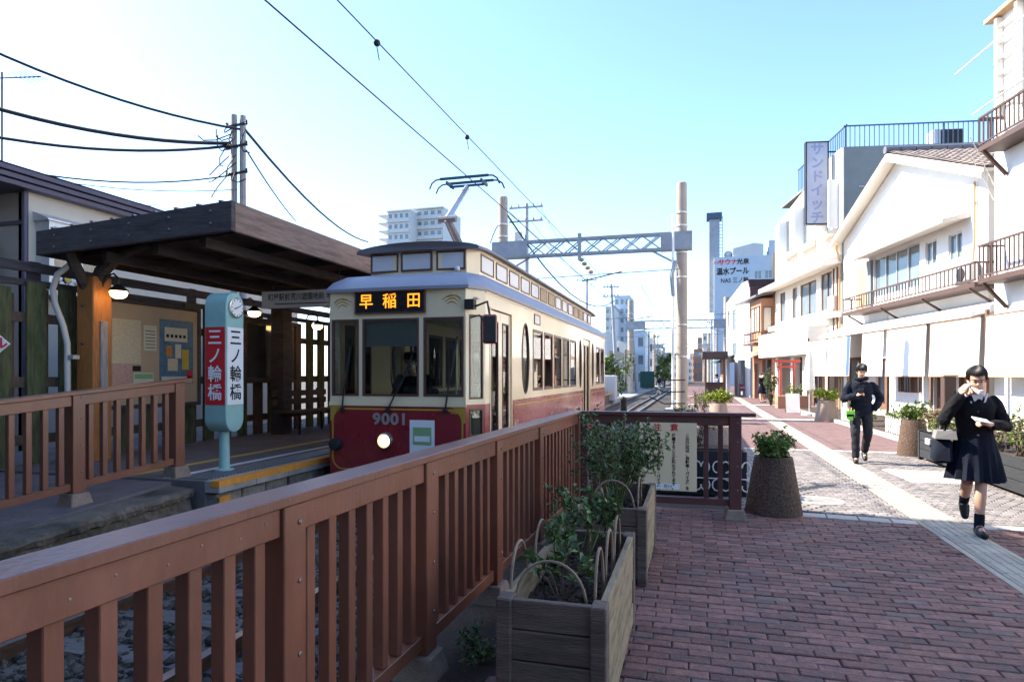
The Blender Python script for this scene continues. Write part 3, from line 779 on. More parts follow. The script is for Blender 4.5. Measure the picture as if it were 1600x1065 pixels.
# roof: curved lower roof, clerestory with its windows, upper roof
def plan(hw, y0, y1, bulge, ch=.3, n=6):
    p = []
    for i in range(n + 1): t = -1 + 2 * i / n; p.append((TX + t * hw * .86, y0 - bulge * (1 - t * t)))
    p.append((TX + hw, y0 + ch)); p.append((TX + hw, (y0 + y1) / 2)); p.append((TX + hw, y1 - ch))
    for i in range(n + 1): t = 1 - 2 * i / n; p.append((TX + t * hw * .86, y1 + bulge * (1 - t * t)))
    p.append((TX - hw, y1 - ch)); p.append((TX - hw, (y0 + y1) / 2)); p.append((TX - hw, y0 + ch)); return p
def loft(mb, rings, capb=True, capt=True):
    R_ = [[mb.V(x, y, z) for x, y in pl] for pl, z in rings]; n = len(R_[0])
    for A, B in zip(R_, R_[1:]):
        for j in range(n): q = (j + 1) % n; mb.F(A[j], A[q], B[q], B[j])
    if capb: mb.F(*R_[0][::-1])
    if capt: mb.F(*R_[-1])
    return mb
loft(MB(), [(plan(HW + .035, YF - .03, YR + .03, .05), 2.56), (plan(HW + .04, YF - .035, YR + .035, .05), 2.60), (plan(HW - .03, YF + .05, YR - .05, .05), 2.70),
            (plan(HW - .14, YF + .25, YR - .25, .05), 2.80), (plan(.84, YF + .7, YR - .7, .05), 2.87)]).build('lower_roof', 'tram_roof', tram, smooth=True)
CY0, CY1, CW = YF + .68, YR - .68, .82
loft(MB(), [(plan(CW, CY0, CY1, .06, .2), 2.86), (plan(CW, CY0, CY1, .06, .2), 3.21)], False, False).build('clerestory_wall', 'tram_cream', tram)
up = MB()
N = 9
for (z, k) in ((3.2, 1.0),): pass
rng = []
for yy, dz in ((CY0 - .17, -.015), (CY0 + .3, .02), (CY0 + 1, .03), (CY1 - 1, .03), (CY1 - .3, .02), (CY1 + .17, -.015)):
    prof = [(TX + (CW + .08) * math.sin(R(-90 + 180 * i / 12)), 3.215 + dz + .085 * math.cos(R(-90 + 180 * i / 12)) ) for i in range(13)]
    rng.append([up.V(x, yy + (.10 * (abs(x - TX) / .9) ** 2 if yy < 12 else -.1 * (abs(x - TX) / .9) ** 2), z) for x, z in prof] + [up.V(TX + CW + .08, yy + (.1 if yy < 12 else -.1), 3.185 + dz), up.V(TX, yy, 3.19 + dz), up.V(TX - CW - .08, yy + (.1 if yy < 12 else -.1), 3.185 + dz)])
for A, B in zip(rng, rng[1:]):
    for j in range(16): q = (j + 1) % 16; up.F(A[j], A[q], B[q], B[j])
up.F(*rng[0]); up.F(*rng[-1][::-1]); up.build('upper_roof', 'tram_roof_dark', tram, smooth=True)
# clerestory windows: three in front, a row each side
fr_pl = plan(CW, CY0, CY1, .06, .2)
for (u0, u1) in ((-.70, -.27), (-.22, .24), (.29, .70)):
    y_ = CY0 - .055 + .03 * (abs(u0 + u1) / 2 / .7) ** 2; sl__ = .06 * (u0 + u1) / 2 / .7 * .9
    T = axes((TX, y_ - .012, 0), Vector((1, sl__, 0)).normalized(), Vector((-sl__, 1, 0)).normalized())
    w = MB(T).frame(u0, u1, 2.905, 3.165, .025, -.012, .01).build('clerestory_window', 'frame_brown', tram)
    MB(T).box(u0 + .02, u1 - .02, -.004, .004, 2.925, 3.145).build('pane', 'milk_pane', w)
for s, T in ((1, axes((TX + CW, CY0 + .2, 0), (0, 1, 0), (-1, 0, 0))), (-1, axes((TX - CW, CY1 - .2, 0), (0, -1, 0), (1, 0, 0)))):
    L = CY1 - CY0 - .4; n = 14
    for i in range(n):
        a = .05 + i * (L - .1) / n; b = a + (L - .1) / n - .12
        w = MB(T).frame(a, b, 2.905, 3.16, .02, -.012, .01).build('clerestory_window', 'frame_brown', tram)
        if i in (5, 6, 10, 11):
            lv = MB(T)
            for k in range(7): lv.bar((a + .02, -.004, 2.935 + k * .033), (b - .02, -.004, 2.935 + k * .033), .012, .02)
            lv.build('louvre', 'louvre', w, kind='stuff')
        MB(T).box(a + .018, b - .018, -.002 if i not in (5, 6, 10, 11) else .003, .006, 2.92, 3.145).build('pane', 'milk_pane' if i not in (5, 6, 10, 11) else 'frame_brown', w)
MB().ball((TX + .62, CY0 - .13, 2.9), .04, 10, 6).build('roof_lamp', 'milk_pane', tram, smooth=True)
# inside: floor, ceiling, seats, poles, cab blind
MB().box(TX - HW + .05, TX + HW - .05, YC, YR - .3, .30, .36).build('floor', 'interior_floor', tram)
MB().box(TX - HW + .05, TX + HW - .05, YF + .1, YR - .1, 2.44, 2.46).build('ceiling', 'interior', tram)
for s in (-1, 1):
    for (a, b) in ((9.2, 14.6), (16.4, 18.4)):
        x = TX + s * (HW - .3)
        se = MB().box(x - .22, x + .22, a, b, .66, .78).build('bench_seat', 'seat_cloth', tram, bevel=.02)
        MB().box(x + s * .17, x + s * .23, a, b, .78, 1.18).build('bench_back', 'seat_cloth', se)
for y in (9.1, 11, 13, 14.7, 16.2):
    for s in (-.55, .55): MB().tube([(TX + s, y, .36), (TX + s, y, 2.44)], .017, 6).build('grab_pole', 'pole_silver', tram, smooth=True)
MB().box(TX - HW + .06, TX + HW - .06, 8.98, 9.0, .36, 1.1).build('cab_partition', 'interior', tram)
MB(Tf).box(.48, 1.25, .06, .065, 1.86, 2.2).build('cab_blind', 'blind_cloth', tram)
MB().box(TX - .9, TX + .9, YF + .08, YF + .4, .36, 1.16).build('console', 'under_dark', tram)
# running gear
MB().box(TX - .95, TX + .95, YF + .2, YR - .2, -.02, .28).build('underframe', 'under_dark', tram)
for y in (9.6, 10.9, 15.6, 16.9):
    for s in (-1, 1):
        MB().lathe([(.33, -.06), (.33, .03), (.36, .035), (.36, .06), (.1, .065)], (TX + s * .7, y, RZ + .33), 24, 'x').build('wheel', 'under_dark', tram, smooth=True)
MB(Tf).box(.2, 1.68, -.1, .05, .02, .14).build('bumper', 'under_dark', tram, bevel=.02)
mat('head_steel', (.06, .10, .14), .5, .4, var=.2)
# pantograph
pg = MB()
PY_ = 9.75; b0 = Vector((TX, PY_, 3.33)); kn = Vector((TX, 9.17, 3.88)); hd = Vector((TX, 10.04, 4.74))
for s in (-1, 1):
    pg.bar(b0 + Vector((s * .35, -.45, .02)), b0 + Vector((s * .35, .45, .02)), .06, .06)
    pg.bar(b0 + Vector((-.38, s * .4, .05)), b0 + Vector((.38, s * .4, .05)), .05, .05)
for (x, y) in ((-.4, -.42), (.4, -.42), (-.4, .42), (.4, .42)): pg.lathe([(.05, -.05), (.06, -.03), (.04, -.01), (.06, .01), (.04, .03)], (TX + x, PY_ + y, 3.33), 8)
pg.build('pantograph_base', 'tram_roof_dark', tram, fix=False)
la = MB(); la.tube([b0 + Vector((0, .3, .08)), kn], [.07, .055], 8); la.tube([b0 + Vector((0, .05, .06)), kn + Vector((0, -.1, -.05))], .018, 6); la.lathe([(.05, -.14), (.05, .14)], kn, 10, 'x'); la.build('lower_arm', 'tram_roof_dark', tram, fix=False)
ua = MB(); ua.tube([kn, hd + Vector((0, 0, -.12))], [.055, .04], 8); ua.tube([kn + Vector((0, .12, .04)), hd + Vector((0, .1, -.12))], .012, 6); ua.build('upper_arm', 'pole_silver', tram, fix=False)
hdm = MB()
for dy in (-.14, .14):
    hdm.bar(hd + Vector((-.42, dy, 0)), hd + Vector((.42, dy, 0)), .045, .035)
    for s in (-1, 1): hdm.tube([hd + Vector((s * .42, dy, 0)), hd + Vector((s * .5, dy, -.01)), hd + Vector((s * .57, dy, -.06)), hd + Vector((s * .61, dy, -.15))], .014, 6)
hdm.bar(hd + Vector((-.3, 0, -.1)), hd + Vector((.3, 0, -.1)), .04, .03)
for s in (-.3, .3): hdm.bar(hd + Vector((s, -.16, -.07)), hd + Vector((s, .16, -.07)), .03, .05)
hdm.build('collector_head', 'head_steel', tram, fix=False)

# ------------------------------------------------------------------ overhead wires of the tramway
mat('wire', (.02, .02, .022), .6, var=0)
mat('cable', (.018, .018, .02), .7, var=0)
mat('insulator', (.35, .24, .17), .35, var=.2)
def wire(name, label, pts, r, cat='wire', m='wire', sag=0., group=None, n=10):
    P = []
    for a, b in zip(pts, pts[1:]):
        a = Vector(a); b = Vector(b)
        for i in range(n): t = i / n; p = a.lerp(b, t); p.z -= sag * 4 * t * (1 - t); P.append(p)
    P.append(Vector(pts[-1])); mb = MB(); mb.tube(P, r, 5); return mb.build(name, m, label=label, cat=cat, group=group, fix=False)
cw = wire('contact_wire', 'straight contact wire running over the tram pantograph', [(TX, -3, 4.80), (TX, 23, 4.80), (TX - .2, 60, 4.8), (TX - .2, 110, 4.8)], .009)
mw = wire('messenger_wire', 'upper carrier wire with round clamps above the contact wire', [(TX, -3, 5.45), (TX, 23, 5.5), (TX - .2, 60, 5.5), (TX - .2, 110, 5.5)], .008, sag=.0)
for y in (6.9, 10.05):
    mb = MB(); mb.ball((TX, y, 5.45), .042, 10, 6); mb.tube([(TX, y, 5.4), (TX + .02, y + .02, 5.25)], .006, 5)
    mb.build('wire_clamp', 'wire', label='round dark clamp on the carrier wire, ' + ('upper one near the top edge' if y < 8 else 'lower one above the pantograph'), cat='clamp')
wire('contact_wire', 'contact wire of the second track right of the tram', [(-1.9, 24, 4.8), (-1.9, 60, 4.8), (-1.9, 110, 4.8)], .012)
# ------------------------------------------------------------------ platform
mat('platform_top', (.15, .125, .125), .85, var=.25, scale=6, bump=.3, dirt=.4)
mat('block_stone', (.24, .22, .195), .9, var=.35, scale=9, rnd=.3, bump=.6, dirt=.55, dirtcol=(.05, .045, .04))
mat('edge_orange', (.65, .27, .04), .7, var=.2, scale=12, dirt=.3, dirtcol=(.3, .18, .1))
mat('line_white', (.62, .61, .58), .7, var=.15, scale=12)
mat('line_yellow', (.55, .36, .06), .7, var=.2, scale=12)
mat('shelter_wood', (.085, .07, .072), .8, var=.4, scale=4, stretch=(1.5, 1.5, 12), bump=.5, dirt=.5, dirtcol=(.02, .017, .018))
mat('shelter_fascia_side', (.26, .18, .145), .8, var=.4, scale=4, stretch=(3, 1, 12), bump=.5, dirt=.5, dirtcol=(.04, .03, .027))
mat('post_orange', (.42, .16, .045), .5, var=.3, scale=6, stretch=(9, 9, 1), bump=.2)
mat('fence_green', (.11, .115, .05), .9, var=.5, scale=5, stretch=(6, 6, 1), bump=.6, dirt=.6, dirtcol=(.03, .028, .018))
mat('fence_brown', (.12, .08, .06), .9, var=.4, scale=5, stretch=(6, 6, 1), bump=.5, dirt=.4)
mat('pipe_white', (.55, .52, .48), .5, var=.12)
mat('sign_teal', (.30, .50, .47), .45, var=.12, scale=5, dirt=.2, dirtcol=(.15, .3, .28))
mat('sign_red', (.62, .025, .03), .35, var=.04)
mat('sign_white', (.8, .8, .79), .35, var=.03)
mat('board_tan', (.50, .36, .24), .6, var=.08, scale=2)
mat('paper', (.66, .60, .48), .7, var=.05, scale=3)
mat('paper_pink', (.55, .33, .28), .7, var=.3, scale=30)
mat('paper_map', (.62, .52, .36), .7, var=.22, scale=45)
mat('poster_blue', (.08, .18, .28), .5, var=.4, scale=16)
mat('poster_yellow', (.6, .42, .06), .5, var=.15)
mat('lamp_lit', (1, .75, .35), .5, emit=(1., .62, .22), estr=4, var=0)
mat('house_cream', (.56, .50, .42), .85, var=.06, scale=2, bump=.1)
mat('house_beige', (.40, .33, .27), .85, var=.08, scale=2, bump=.1)
mat('metal_purple', (.10, .085, .12), .5, .2, var=.12, scale=2)
mat('window_dark', (.045, .05, .055), .08, spec=.8, var=.3, scale=2)
mat('alu', (.6, .6, .6), .4, .5, var=.06)
mat('pole_wood', (.34, .31, .30), .85, var=.4, scale=6, stretch=(5, 5, 1), bump=.4)
mat('wire_guard', (.3, .32, .34), .5, .6)

PZ = .37
MB().box(-9.6, -4.98, 5.62, 40, -.6, PZ).build('platform', 'platform_top', kind='structure')
plat = bpy.data.objects['platform']
edge_ = MB()
for k in range(58):                         # coping stones with the orange warning edge
    y0 = 5.62 + k * .6
    if k < 40: MB().box(-4.99, -4.80, y0 + .003, y0 + .597, PZ - .12, PZ + .004).build('coping', 'concrete', plat, bevel=.006)
MB().box(-4.90, -4.795, 5.615, 40, PZ - .055, PZ + .010).build('warning_edge', 'edge_orange', plat)
random.seed(5)
for k in range(26):                         # face of rough blocks
    for j, (z0, z1) in enumerate(((-.12, .24), (-.45, -.13))):
        y0 = 5.66 + k * .42 + (j % 2) * .2
        MB().box(-5.0, -4.86 - random.uniform(0, .025), y0 + .012, y0 + .408, z0 + .006, z1 - .006).build('block', 'block_stone', plat, bevel=.012)
for (x, w, m) in ((-5.55, .10, 'line_white'), (-6.1, .12, 'line_yellow')):
    MB().box(x - w / 2, x + w / 2, 5.7, 40, PZ + .001, PZ + .004).build('painted_line', m, plat)
gr_ = MB()
for k in range(150): gr_.box(-5.35, -5.02, 5.72 + k * .06, 5.745 + k * .06, PZ + .001, PZ + .012)
gr_.build('drain_grating', 'wire_guard', plat, kind='stuff')
MB().box(-4.86, -4.845, 5.68, 5.86, .05, .2).build('edge_sticker', 'edge_orange', plat)
# ramp up to the platform and its rough wall
rp = MB(); rp.hexa([(-9.6, 0, -.55), (-5.4, 0, -.55), (-5.4, 5.61, -.55), (-9.6, 5.61, -.55), (-9.6, 0, -.1), (-5.4, 0, -.1), (-5.4, 5.61, PZ - .02), (-9.6, 5.61, PZ - .02)])
rp.build('ramp', 'platform_top', kind='structure')
rw = MB(); random.seed(8); n = 150; A = []
for i in range(n + 1):
    y = 5.6 * i / n; z = -.06 + .32 * (y / 5.6)
    def q(x, zz, k=.02): return rw.V(x + k * noise.noise((y * 6, x * 3, zz * 9)) + k * .6 * noise.noise((y * 23, x * 9, zz * 31)), y, zz + k * .7 * noise.noise((y * 7 + 9, x * 3, zz * 7)))
    A.append([q(-5.39, z + .05, .01), q(-5.2, z + .045, .012), q(-5.10, z + .04, .02), q(-5.085, z + .0, .03), q(-5.10, z - .05, .04), q(-5.14, z - .07, .02), q(-5.14, z - .14, .05), q(-5.13, z - .22, .05), q(-5.13, -.5, .03)])
for a, b in zip(A, A[1:]):
    for k in range(8): rw.F(a[k], a[k + 1], b[k + 1], b[k])
rw.F(*A[-1]); rw.build('ramp_wall', 'concrete_mossy', fix=False, label='rough mossy concrete retaining wall beside the platform ramp', cat='wall')
fence('railing', 'brown resin railing climbing the platform ramp on the left', (-5.86, 2.2, 0), 3.72, -R(5.2), (.3, .07), 'resin_brown', slope=.09, base=.06, posts=[.2, 1.37, 2.5, 3.63], npk=7, h=1.06)

# ------------------------------------------------------------------ wooden slat fence behind the platform
FXB = -8.1
sf = thing('slat_fence', 'tall dark wooden slat fence with mossy boards behind the platform', 'fence', (FXB, 9, 0))
random.seed(11)
y = 2.6; k = 0
while y < 26:
    w = .23 + random.uniform(-.02, .02); top = 2.62 + random.uniform(-.05, .05)
    MB().box(FXB + .03, FXB + .075, y, y + w, -.1, top).build('slat', 'fence_green' if k < 16 or k % 3 else 'fence_brown', sf, bevel=.006)
    MB().box(FXB - .07, FXB - .04, y + .21, y + .21 + w * .62, -.1, top - .06).build('slat', 'fence_brown', sf, bevel=.005)
    y += .43; k += 1
for z0, z1, m in ((2.80, 2.92, 'shelter_wood'), (2.62, 2.7, 'shelter_wood'), (2.16, 2.28, 'fence_brown'), (1.34, 1.47, 'fence_brown'), (.62, .74, 'fence_brown')):
    MB().box(FXB - .035, FXB + .028, 2.2, 26, z0, z1).build('rail', m, sf)
for y in (2.4, 4.3, 6.2, 8.9, 11.6, 14.3, 17, 19.7): MB().box(FXB - .16, FXB - .075, y, y + .13, -.1, 2.95).build('post', 'shelter_wood', sf)

# ------------------------------------------------------------------ platform shelter
sh_ = thing('platform_shelter', 'dark timber platform shelter roof with orange wooden post', 'shelter', (-6.5, 8, PZ))
SX0, SX1, SY0, SY1 = -7.9, -5.0, 6.05, 25.
def rz_(x): return 3.46 + (x - SX1) * .06          # roof top falls a little to the back
f = MB(); f.hexa([(SX0, SY0, rz_(SX0) - .3), (SX1, SY0, rz_(SX1) - .34), (SX1, SY0 + .06, rz_(SX1) - .34), (SX0, SY0 + .06, rz_(SX0) - .3), (SX0, SY0, rz_(SX0)), (SX1, SY0, rz_(SX1)), (SX1, SY0 + .06, rz_(SX1)), (SX0, SY0 + .06, rz_(SX0))])
ff = f.build('fascia', 'shelter_wood', sh_, bevel=.006)
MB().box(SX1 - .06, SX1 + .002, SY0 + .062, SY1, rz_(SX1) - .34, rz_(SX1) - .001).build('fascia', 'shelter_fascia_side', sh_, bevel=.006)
MB().box(SX0, SX0 + .05, SY0 + .062, SY1, rz_(SX0) - .3, rz_(SX0) - .004).build('fascia', 'shelter_wood', sh_)
for i in range(2):
    for k in range(5):
        x = SX0 + .3 + k * .58; MB().lathe([(.018, .0), (.018, -.008), (.008, -.014)], (x, SY0, rz_(x) - .09 - i * .14), 10, 'y').build('bolt', 'bolt', ff)
for k in range(9):
    x = SX0 + .25 + k * .31; MB().box(x, x + .05, SY0 - .01, SY0 + .1, rz_(x), rz_(x) + .018).build('clip', 'wire_guard', ff)
rf = MB(); rf.hexa([(SX0, SY0 + .03, rz_(SX0) - .06), (SX1, SY0 + .03, rz_(SX1) - .06), (SX1, SY1, rz_(SX1) - .06), (SX0, SY1, rz_(SX0) - .06), (SX0, SY0 + .03, rz_(SX0) - .01), (SX1 - .01, SY0 + .03, rz_(SX1) - .01), (SX1 - .01, SY1, rz_(SX1) - .01), (SX0, SY1, rz_(SX0) - .01)])
rf.build('roof', 'shelter_wood', sh_)
for k in range(16):
    y = SY0 + .6 + k * 1.15
    MB().hexa([(SX0 + .05, y, rz_(SX0) - .2), (SX1 - .07, y, rz_(SX1) - .2), (SX1 - .07, y + .07, rz_(SX1) - .2), (SX0 + .05, y + .07, rz_(SX0) - .2), (SX0 + .05, y, rz_(SX0) - .062), (SX1 - .07, y, rz_(SX1) - .062), (SX1 - .07, y + .07, rz_(SX1) - .062), (SX0 + .05, y + .07, rz_(SX0) - .062)]).build('rafter', 'shelter_wood', sh_)
for x in (-5.7, -6.4, -7.2): MB().box(x, x + .09, SY0 + .3, SY1 - .1, 2.98 + (x + 6.4) * .06, 3.1 + (x + 6.4) * .06).build('beam', 'shelter_wood', sh_)
for i, y in enumerate((6.62, 10.6, 14.6, 18.6)):
    x = -7.62
    p = MB().box(x - .14, x + .14, y - .14, y + .14, PZ, 2.78).build('post', 'post_orange' if i == 0 else 'shelter_wood', sh_, bevel=.012)
    if i == 0:
        MB().box(x + .142, x + .17, y - .05, y + .05, PZ, 2.2).build('batten', 'pole_wood', p)
        for z in (.7, 1.3, 1.9, 2.4): MB().lathe([(.02, 0), (.02, -.02)], (x - .04, y - .14, z), 8, 'y').build('bolt', 'bolt', p)
    br = MB(); br.tube([(x, y, 2.6), (x + .12, y, 2.85), (x + .4, y, 3.05), (x + .9, y, 3.18)], [.09, .09, .07, .05], 8); br.tube([(x - .05, y - .05, 2.6), (x + .02, y - .3, 2.9), (x + .1, y - .45, 3.05)], [.07, .07, .06], 8)
    br.build('bracket', 'shelter_wood', sh_, smooth=True)
# downpipe
dp = MB(); dp.tube([(-7.55, 6.3, 2.95), (-7.82, 6.27, 2.78), (-7.90, 6.27, 2.6), (-7.86, 6.27, 2.4), (-7.76, 6.3, 2.12), (-7.72, 6.32, 1.9), (-7.72, 6.33, .38)], .036, 10)
dp = dp.build('downpipe', 'pipe_white', sh_, smooth=True)
for z in (1.7, .9): MB().box(-7.74, -7.6, 6.3, 6.39, z, z + .05).build('pipe_clip', 'alu', dp)
# lamps under the shelter
def lamp(label, x, y, z):
    rt = thing('gooseneck_lamp', label, 'lamp', (x, y, z), 0, 'lamps under the platform shelter')
    MB().tube([(x - .28, y, z + .05), (x - .22, y, z + .2), (x - .08, y, z + .24), (x, y, z + .17), (x, y, z + .1)], .014, 6).build('arm', 'black_metal', rt, smooth=True)
    MB().lathe([(.03, .1), (.06, .07), (.115, .02), (.12, 0)], (x, y, z), 20, cap=False).build('lamp_shade', 'black_metal', rt, smooth=True)
    MB().lathe([(.1, .01), (.105, -.02), (.09, -.06), (.05, -.085), (.005, -.09)], (x, y, z), 20).build('bulb_globe', 'lamp_lit', rt, smooth=True)
lamp('lit gooseneck lamp on the orange shelter post', -7.22, 6.62, 2.58)
lamp('lit gooseneck lamp above the dark display board', -7.3, 9.4, 2.58)
lamp('lit gooseneck lamp farthest along under the shelter roof', -7.35, 11.4, 2.5)
# notice boards on the slat fence
Tn = axes((FXB + .16, 7.08, 0), (0, 1, 0), (-1, 0, 0))
b1 = thing('bulletin_board', 'tan bulletin board with maps and a blue poster beside the orange post', 'board', (FXB + .16, 7.9, 1))
MB(Tn).box(0, 1.68, -.03, .03, 1.05, 2.53).build('panel', 'board_tan', b1)
MB(Tn).frame(-.06, 1.74, 1.0, 2.59, .06, -.05, .04).build('frame', 'shelter_wood', b1)
for (u0, u1, z0, z1, m) in ((.06, .55, 1.66, 2.3, 'paper_map'), (.06, .40, 1.28, 1.64, 'paper_pink'), (.41, .55, 1.55, 1.63, 'print_black'), (.6, .84, 1.86, 2.24, 'paper'), (.42, .78, 1.22, 1.53, 'paper'), (.9, 1.58, 1.36, 2.36, 'poster_blue')):
    MB(Tn).box(u0, u1, -.038, -.031, z0, z1).build('sheet', m, b1)
po_ = [(.99, 1.45, 2.02, 2.24, 'paper'), (1.05, 1.25, 1.56, 1.75, 'paper_map'), (1.34, 1.48, 1.58, 1.9, 'poster_yellow'), (1.02, 1.13, 1.78, 1.95, 'edge_orange'), (1.2, 1.32, 1.76, 1.98, 'paper'), (.93, 1.55, 1.37, 1.47, 'paper'), (1.44, 1.55, 1.42, 1.56, 'sign_red'), (.44, .76, 1.44, 1.51, 'print_green')]
for (u0, u1, z0, z1, m) in po_: MB(Tn).box(u0, u1, -.043, -.0385, z0, z1).build('print_block', m, b1)
for i in range(6): MB(Tn).box(.63, .81, -.042, -.0385, 1.9 + i * .05, 1.91 + i * .05).build('print_line', 'print_black', b1)
for i in range(5): MB(Tn).box(1.02 + i * .085, 1.07 + i * .085, -.047, -.0435, 2.08, 2.13).build('print_line', 'print_black', b1)
b2 = thing('display_board', 'dark glazed display board on the slat fence deep under the shelter', 'board', (FXB + .16, 10.7, 1))
Tn2 = axes((FXB + .16, 9.95, 0), (0, 1, 0), (-1, 0, 0))
MB(Tn2).box(0, 1.5, -.02, .03, 1.4, 2.5).build('panel', 'fence_brown', b2); MB(Tn2).frame(-.06, 1.56, 1.34, 2.56, .06, -.05, .04).build('frame', 'shelter_wood', b2)
MB(Tn2).box(.05, 1.45, -.032, -.028, 1.45, 2.45).build('pane', 'window_dark', b2)
# hanging line sign
hs = thing('line_sign', 'white hanging sign board with stop names under the shelter roof', 'sign', (-5.95, 8.9, 2.57))
Th = axes((-6.75, 8.9, 0), (1, 0, 0), (0, 1, 0))
MB(Th).box(0, 1.6, -.03, .03, 2.57, 2.84).build('panel', 'sign_white', hs, bevel=.004)
[text(w_, Th @ Matrix.Translation((x_, -.032, 2.735)), .12, 'print_black', hs, sx=.85, bold=.001) for x_, w_ in ((.33, '町屋駅前'), (.85, '荒川遊園地前'), (1.35, '早稲田'))]
MB(Th).box(.25, 1.4, -.033, -.031, 2.625, 2.64).build('print_line', 'print_black', hs)
for u in (.2, 1.4): MB(Th).tube([(u, 0, 2.84), (u, 0, 3.15)], .01, 6).build('hanger', 'black_metal', hs)
# bench on the platform
bn = thing('platform_bench', 'dark wooden bench standing under the shelter by the slat fence', 'bench', (-7.3, 11.2, PZ))
for k in range(4): MB().box(-7.55 + k * .11, -7.46 + k * .11, 10.3, 12.1, PZ + .40, PZ + .44).build('seat_slat', 'fence_brown', bn)
for k in range(2): MB().box(-7.62, -7.59, 10.3, 12.1, PZ + .55 + k * .16, PZ + .66 + k * .16).build('back_slat', 'fence_brown', bn)
for y in (10.5, 11.8):
    MB().tube([(-7.15, y, PZ), (-7.15, y, PZ + .38), (-7.55, y, PZ + .38), (-7.63, y, PZ + .85)], .022, 6).build('leg', 'black_metal', bn)
    MB().tube([(-7.5, y, PZ), (-7.52, y, PZ + .38)], .022, 6).build('leg', 'black_metal', bn)
# station sign with the clock
sx, sy = -5.33, 6.33
ss = thing('station_sign', 'teal station name pillar with clock, red side and white side lettered', 'sign', (sx, sy, PZ))
MB().lathe([(.11, 0), (.11, .02), (.06, .03), (.055, .46)], (sx, sy, PZ), 20).build('pole', 'sign_teal', ss, smooth=True)
hw = .15; z0, z1 = .83, 2.46
prof = [(sy + hw * math.cos(R(a)), z1 - hw + hw * math.sin(R(a))) for a in range(0, 181, 12)] + [(sy + hw * math.cos(R(a)), z0 + hw + hw * math.sin(R(a))) for a in range(180, 361, 12)]
bd = MB().prism(prof, 'x', sx - .15, sx + .15).build('pillar', 'sign_teal', ss, smooth=True, bevel=.008)
MB().box(sx + .1505, sx + .156, sy - .135, sy + .135, 1.15, 2.05).build('white_panel', 'sign_white', bd)
MB().box(sx - .135, sx + .135, sy - .156, sy - .1505, 1.15, 2.05).build('red_panel', 'sign_red', bd)
column_text('三ノ輪橋', axes((sx + .157, sy, 1.92), (0, 1, 0), (-1, 0, 0)), .2, 'print_black', ss, 1.06, bold=.003)
column_text('三ノ輪橋', axes((sx, sy - .157, 1.92), (1, 0, 0), (0, 1, 0)), .2, 'print_white', ss, 1.06, bold=.003)
ck = MB().lathe([(.118, .15), (.118, .175), (.105, .178)], (sx, sy, 2.28), 28, 'x').build('clock', 'chrome', ss, smooth=True)
MB().lathe([(.002, .1795), (.104, .1795)], (sx, sy, 2.28), 28, 'x', cap=False).build('clock_face', 'sign_white', ck)
h = MB(); h.bar((sx + .182, sy, 2.28), (sx + .182, sy - .05, 2.265), .004, .012); h.bar((sx + .183, sy, 2.28), (sx + .183, sy + .06, 2.31), .004, .008)
for k in range(12):
    a = R(k * 30); h.bar((sx + .181, sy + .082 * math.cos(a), 2.28 + .082 * math.sin(a)), (sx + .181, sy + .098 * math.cos(a), 2.28 + .098 * math.sin(a)), .003, .008)
h.build('clock_hands', 'print_black', ck)
# diamond sign at the left edge
T = axes((-6.64, 4.55, 1.80), Vector((.8, .6, 0)), Vector((-.6, .8, 0)))
ds = thing('diamond_sign', 'white diamond sign with red lettering on a post at the left edge', 'sign', (-6.64, 4.55, .1))
MB(T @ Matrix.Rotation(R(45), 4, 'Y')).box(-.165, .165, -.01, .01, -.165, .165).build('plate', 'sign_white', ds)
text('レール', T @ Matrix.Translation((.03, -.014, .0)), .125, 'print_red', ds, bold=.004)
MB().tube([(-6.66, 4.58, .1), (-6.66, 4.58, 2.0)], .03, 8).build('post', 'alu', ds)

# ------------------------------------------------------------------ house behind the fence on the left
hx, hy = -11.3, 8.5
hu = thing('house', 'cream house with purple metal roof edge behind the slat fence', 'house', (hx, 12, -.4))
Th = axes((hx, hy, 0), (0, 1, 0), (-1, 0, 0))
win = (.25, 1.35, 3.0, 4.15)
MB(Th).wall(0, 8, -.5, 4.75, .2, [win]).build('wall', 'house_cream', hu)
Tg = axes((hx - 9, hy, 0), (1, 0, 0), (0, 1, 0))
MB(Tg).wall(0, 9 - .002, -.5, 4.75, .2).build('wall', 'house_beige', hu)
MB().box(hx - 9, hx - .2, hy + 7.8, hy + 8, -.5, 4.75).build('wall', 'house_beige', hu)
bw = MB(Th).frame(win[0] - .1, win[1] + .1, win[2] - .08, win[3] + .08, .09, -.32, .02).build('bay_window', 'alu', hu)
MB(Th).box(win[0], win[1], -.25, -.24, win[2], win[3]).build('pane', 'window_dark', bw)
MB(Th).box(.78, .82, -.3, -.22, win[2], win[3]).build('mullion', 'alu', bw); MB(Th).box(win[0], win[1], -.29, -.23, 3.62, 3.65).build('mullion', 'alu', bw)
MB(Th).hexa([(win[0] - .15, -.36, 4.23), (win[1] + .15, -.36, 4.23), (win[1] + .15, .0, 4.23), (win[0] - .15, 0, 4.23), (win[0] - .15, -.36, 4.26), (win[1] + .15, -.36, 4.26), (win[1] + .15, 0, 4.4), (win[0] - .15, 0, 4.4)]).build('hood', 'alu', bw)
for k in range(3):
    MB().box(hx - 9.4, hx + .22 + k * .05, hy - .7 - k * .03, hy + 8.4, 4.72 + k * .1, 4.80 + k * .1).build('roof_edge', 'metal_purple', hu)
r = MB(); r.hexa([(hx - 9.4, hy - .75, 5.02), (hx + .34, hy - .75, 5.02), (hx + .34, hy + 8.4, 5.02), (hx - 9.4, hy + 8.4, 5.02), (hx - 6, hy - .75, 6.3), (hx - 4.6, hy - .75, 6.3), (hx - 4.6, hy + 8.4, 6.3), (hx - 6, hy + 8.4, 6.3)]); r.build('roof', 'metal_purple', hu)
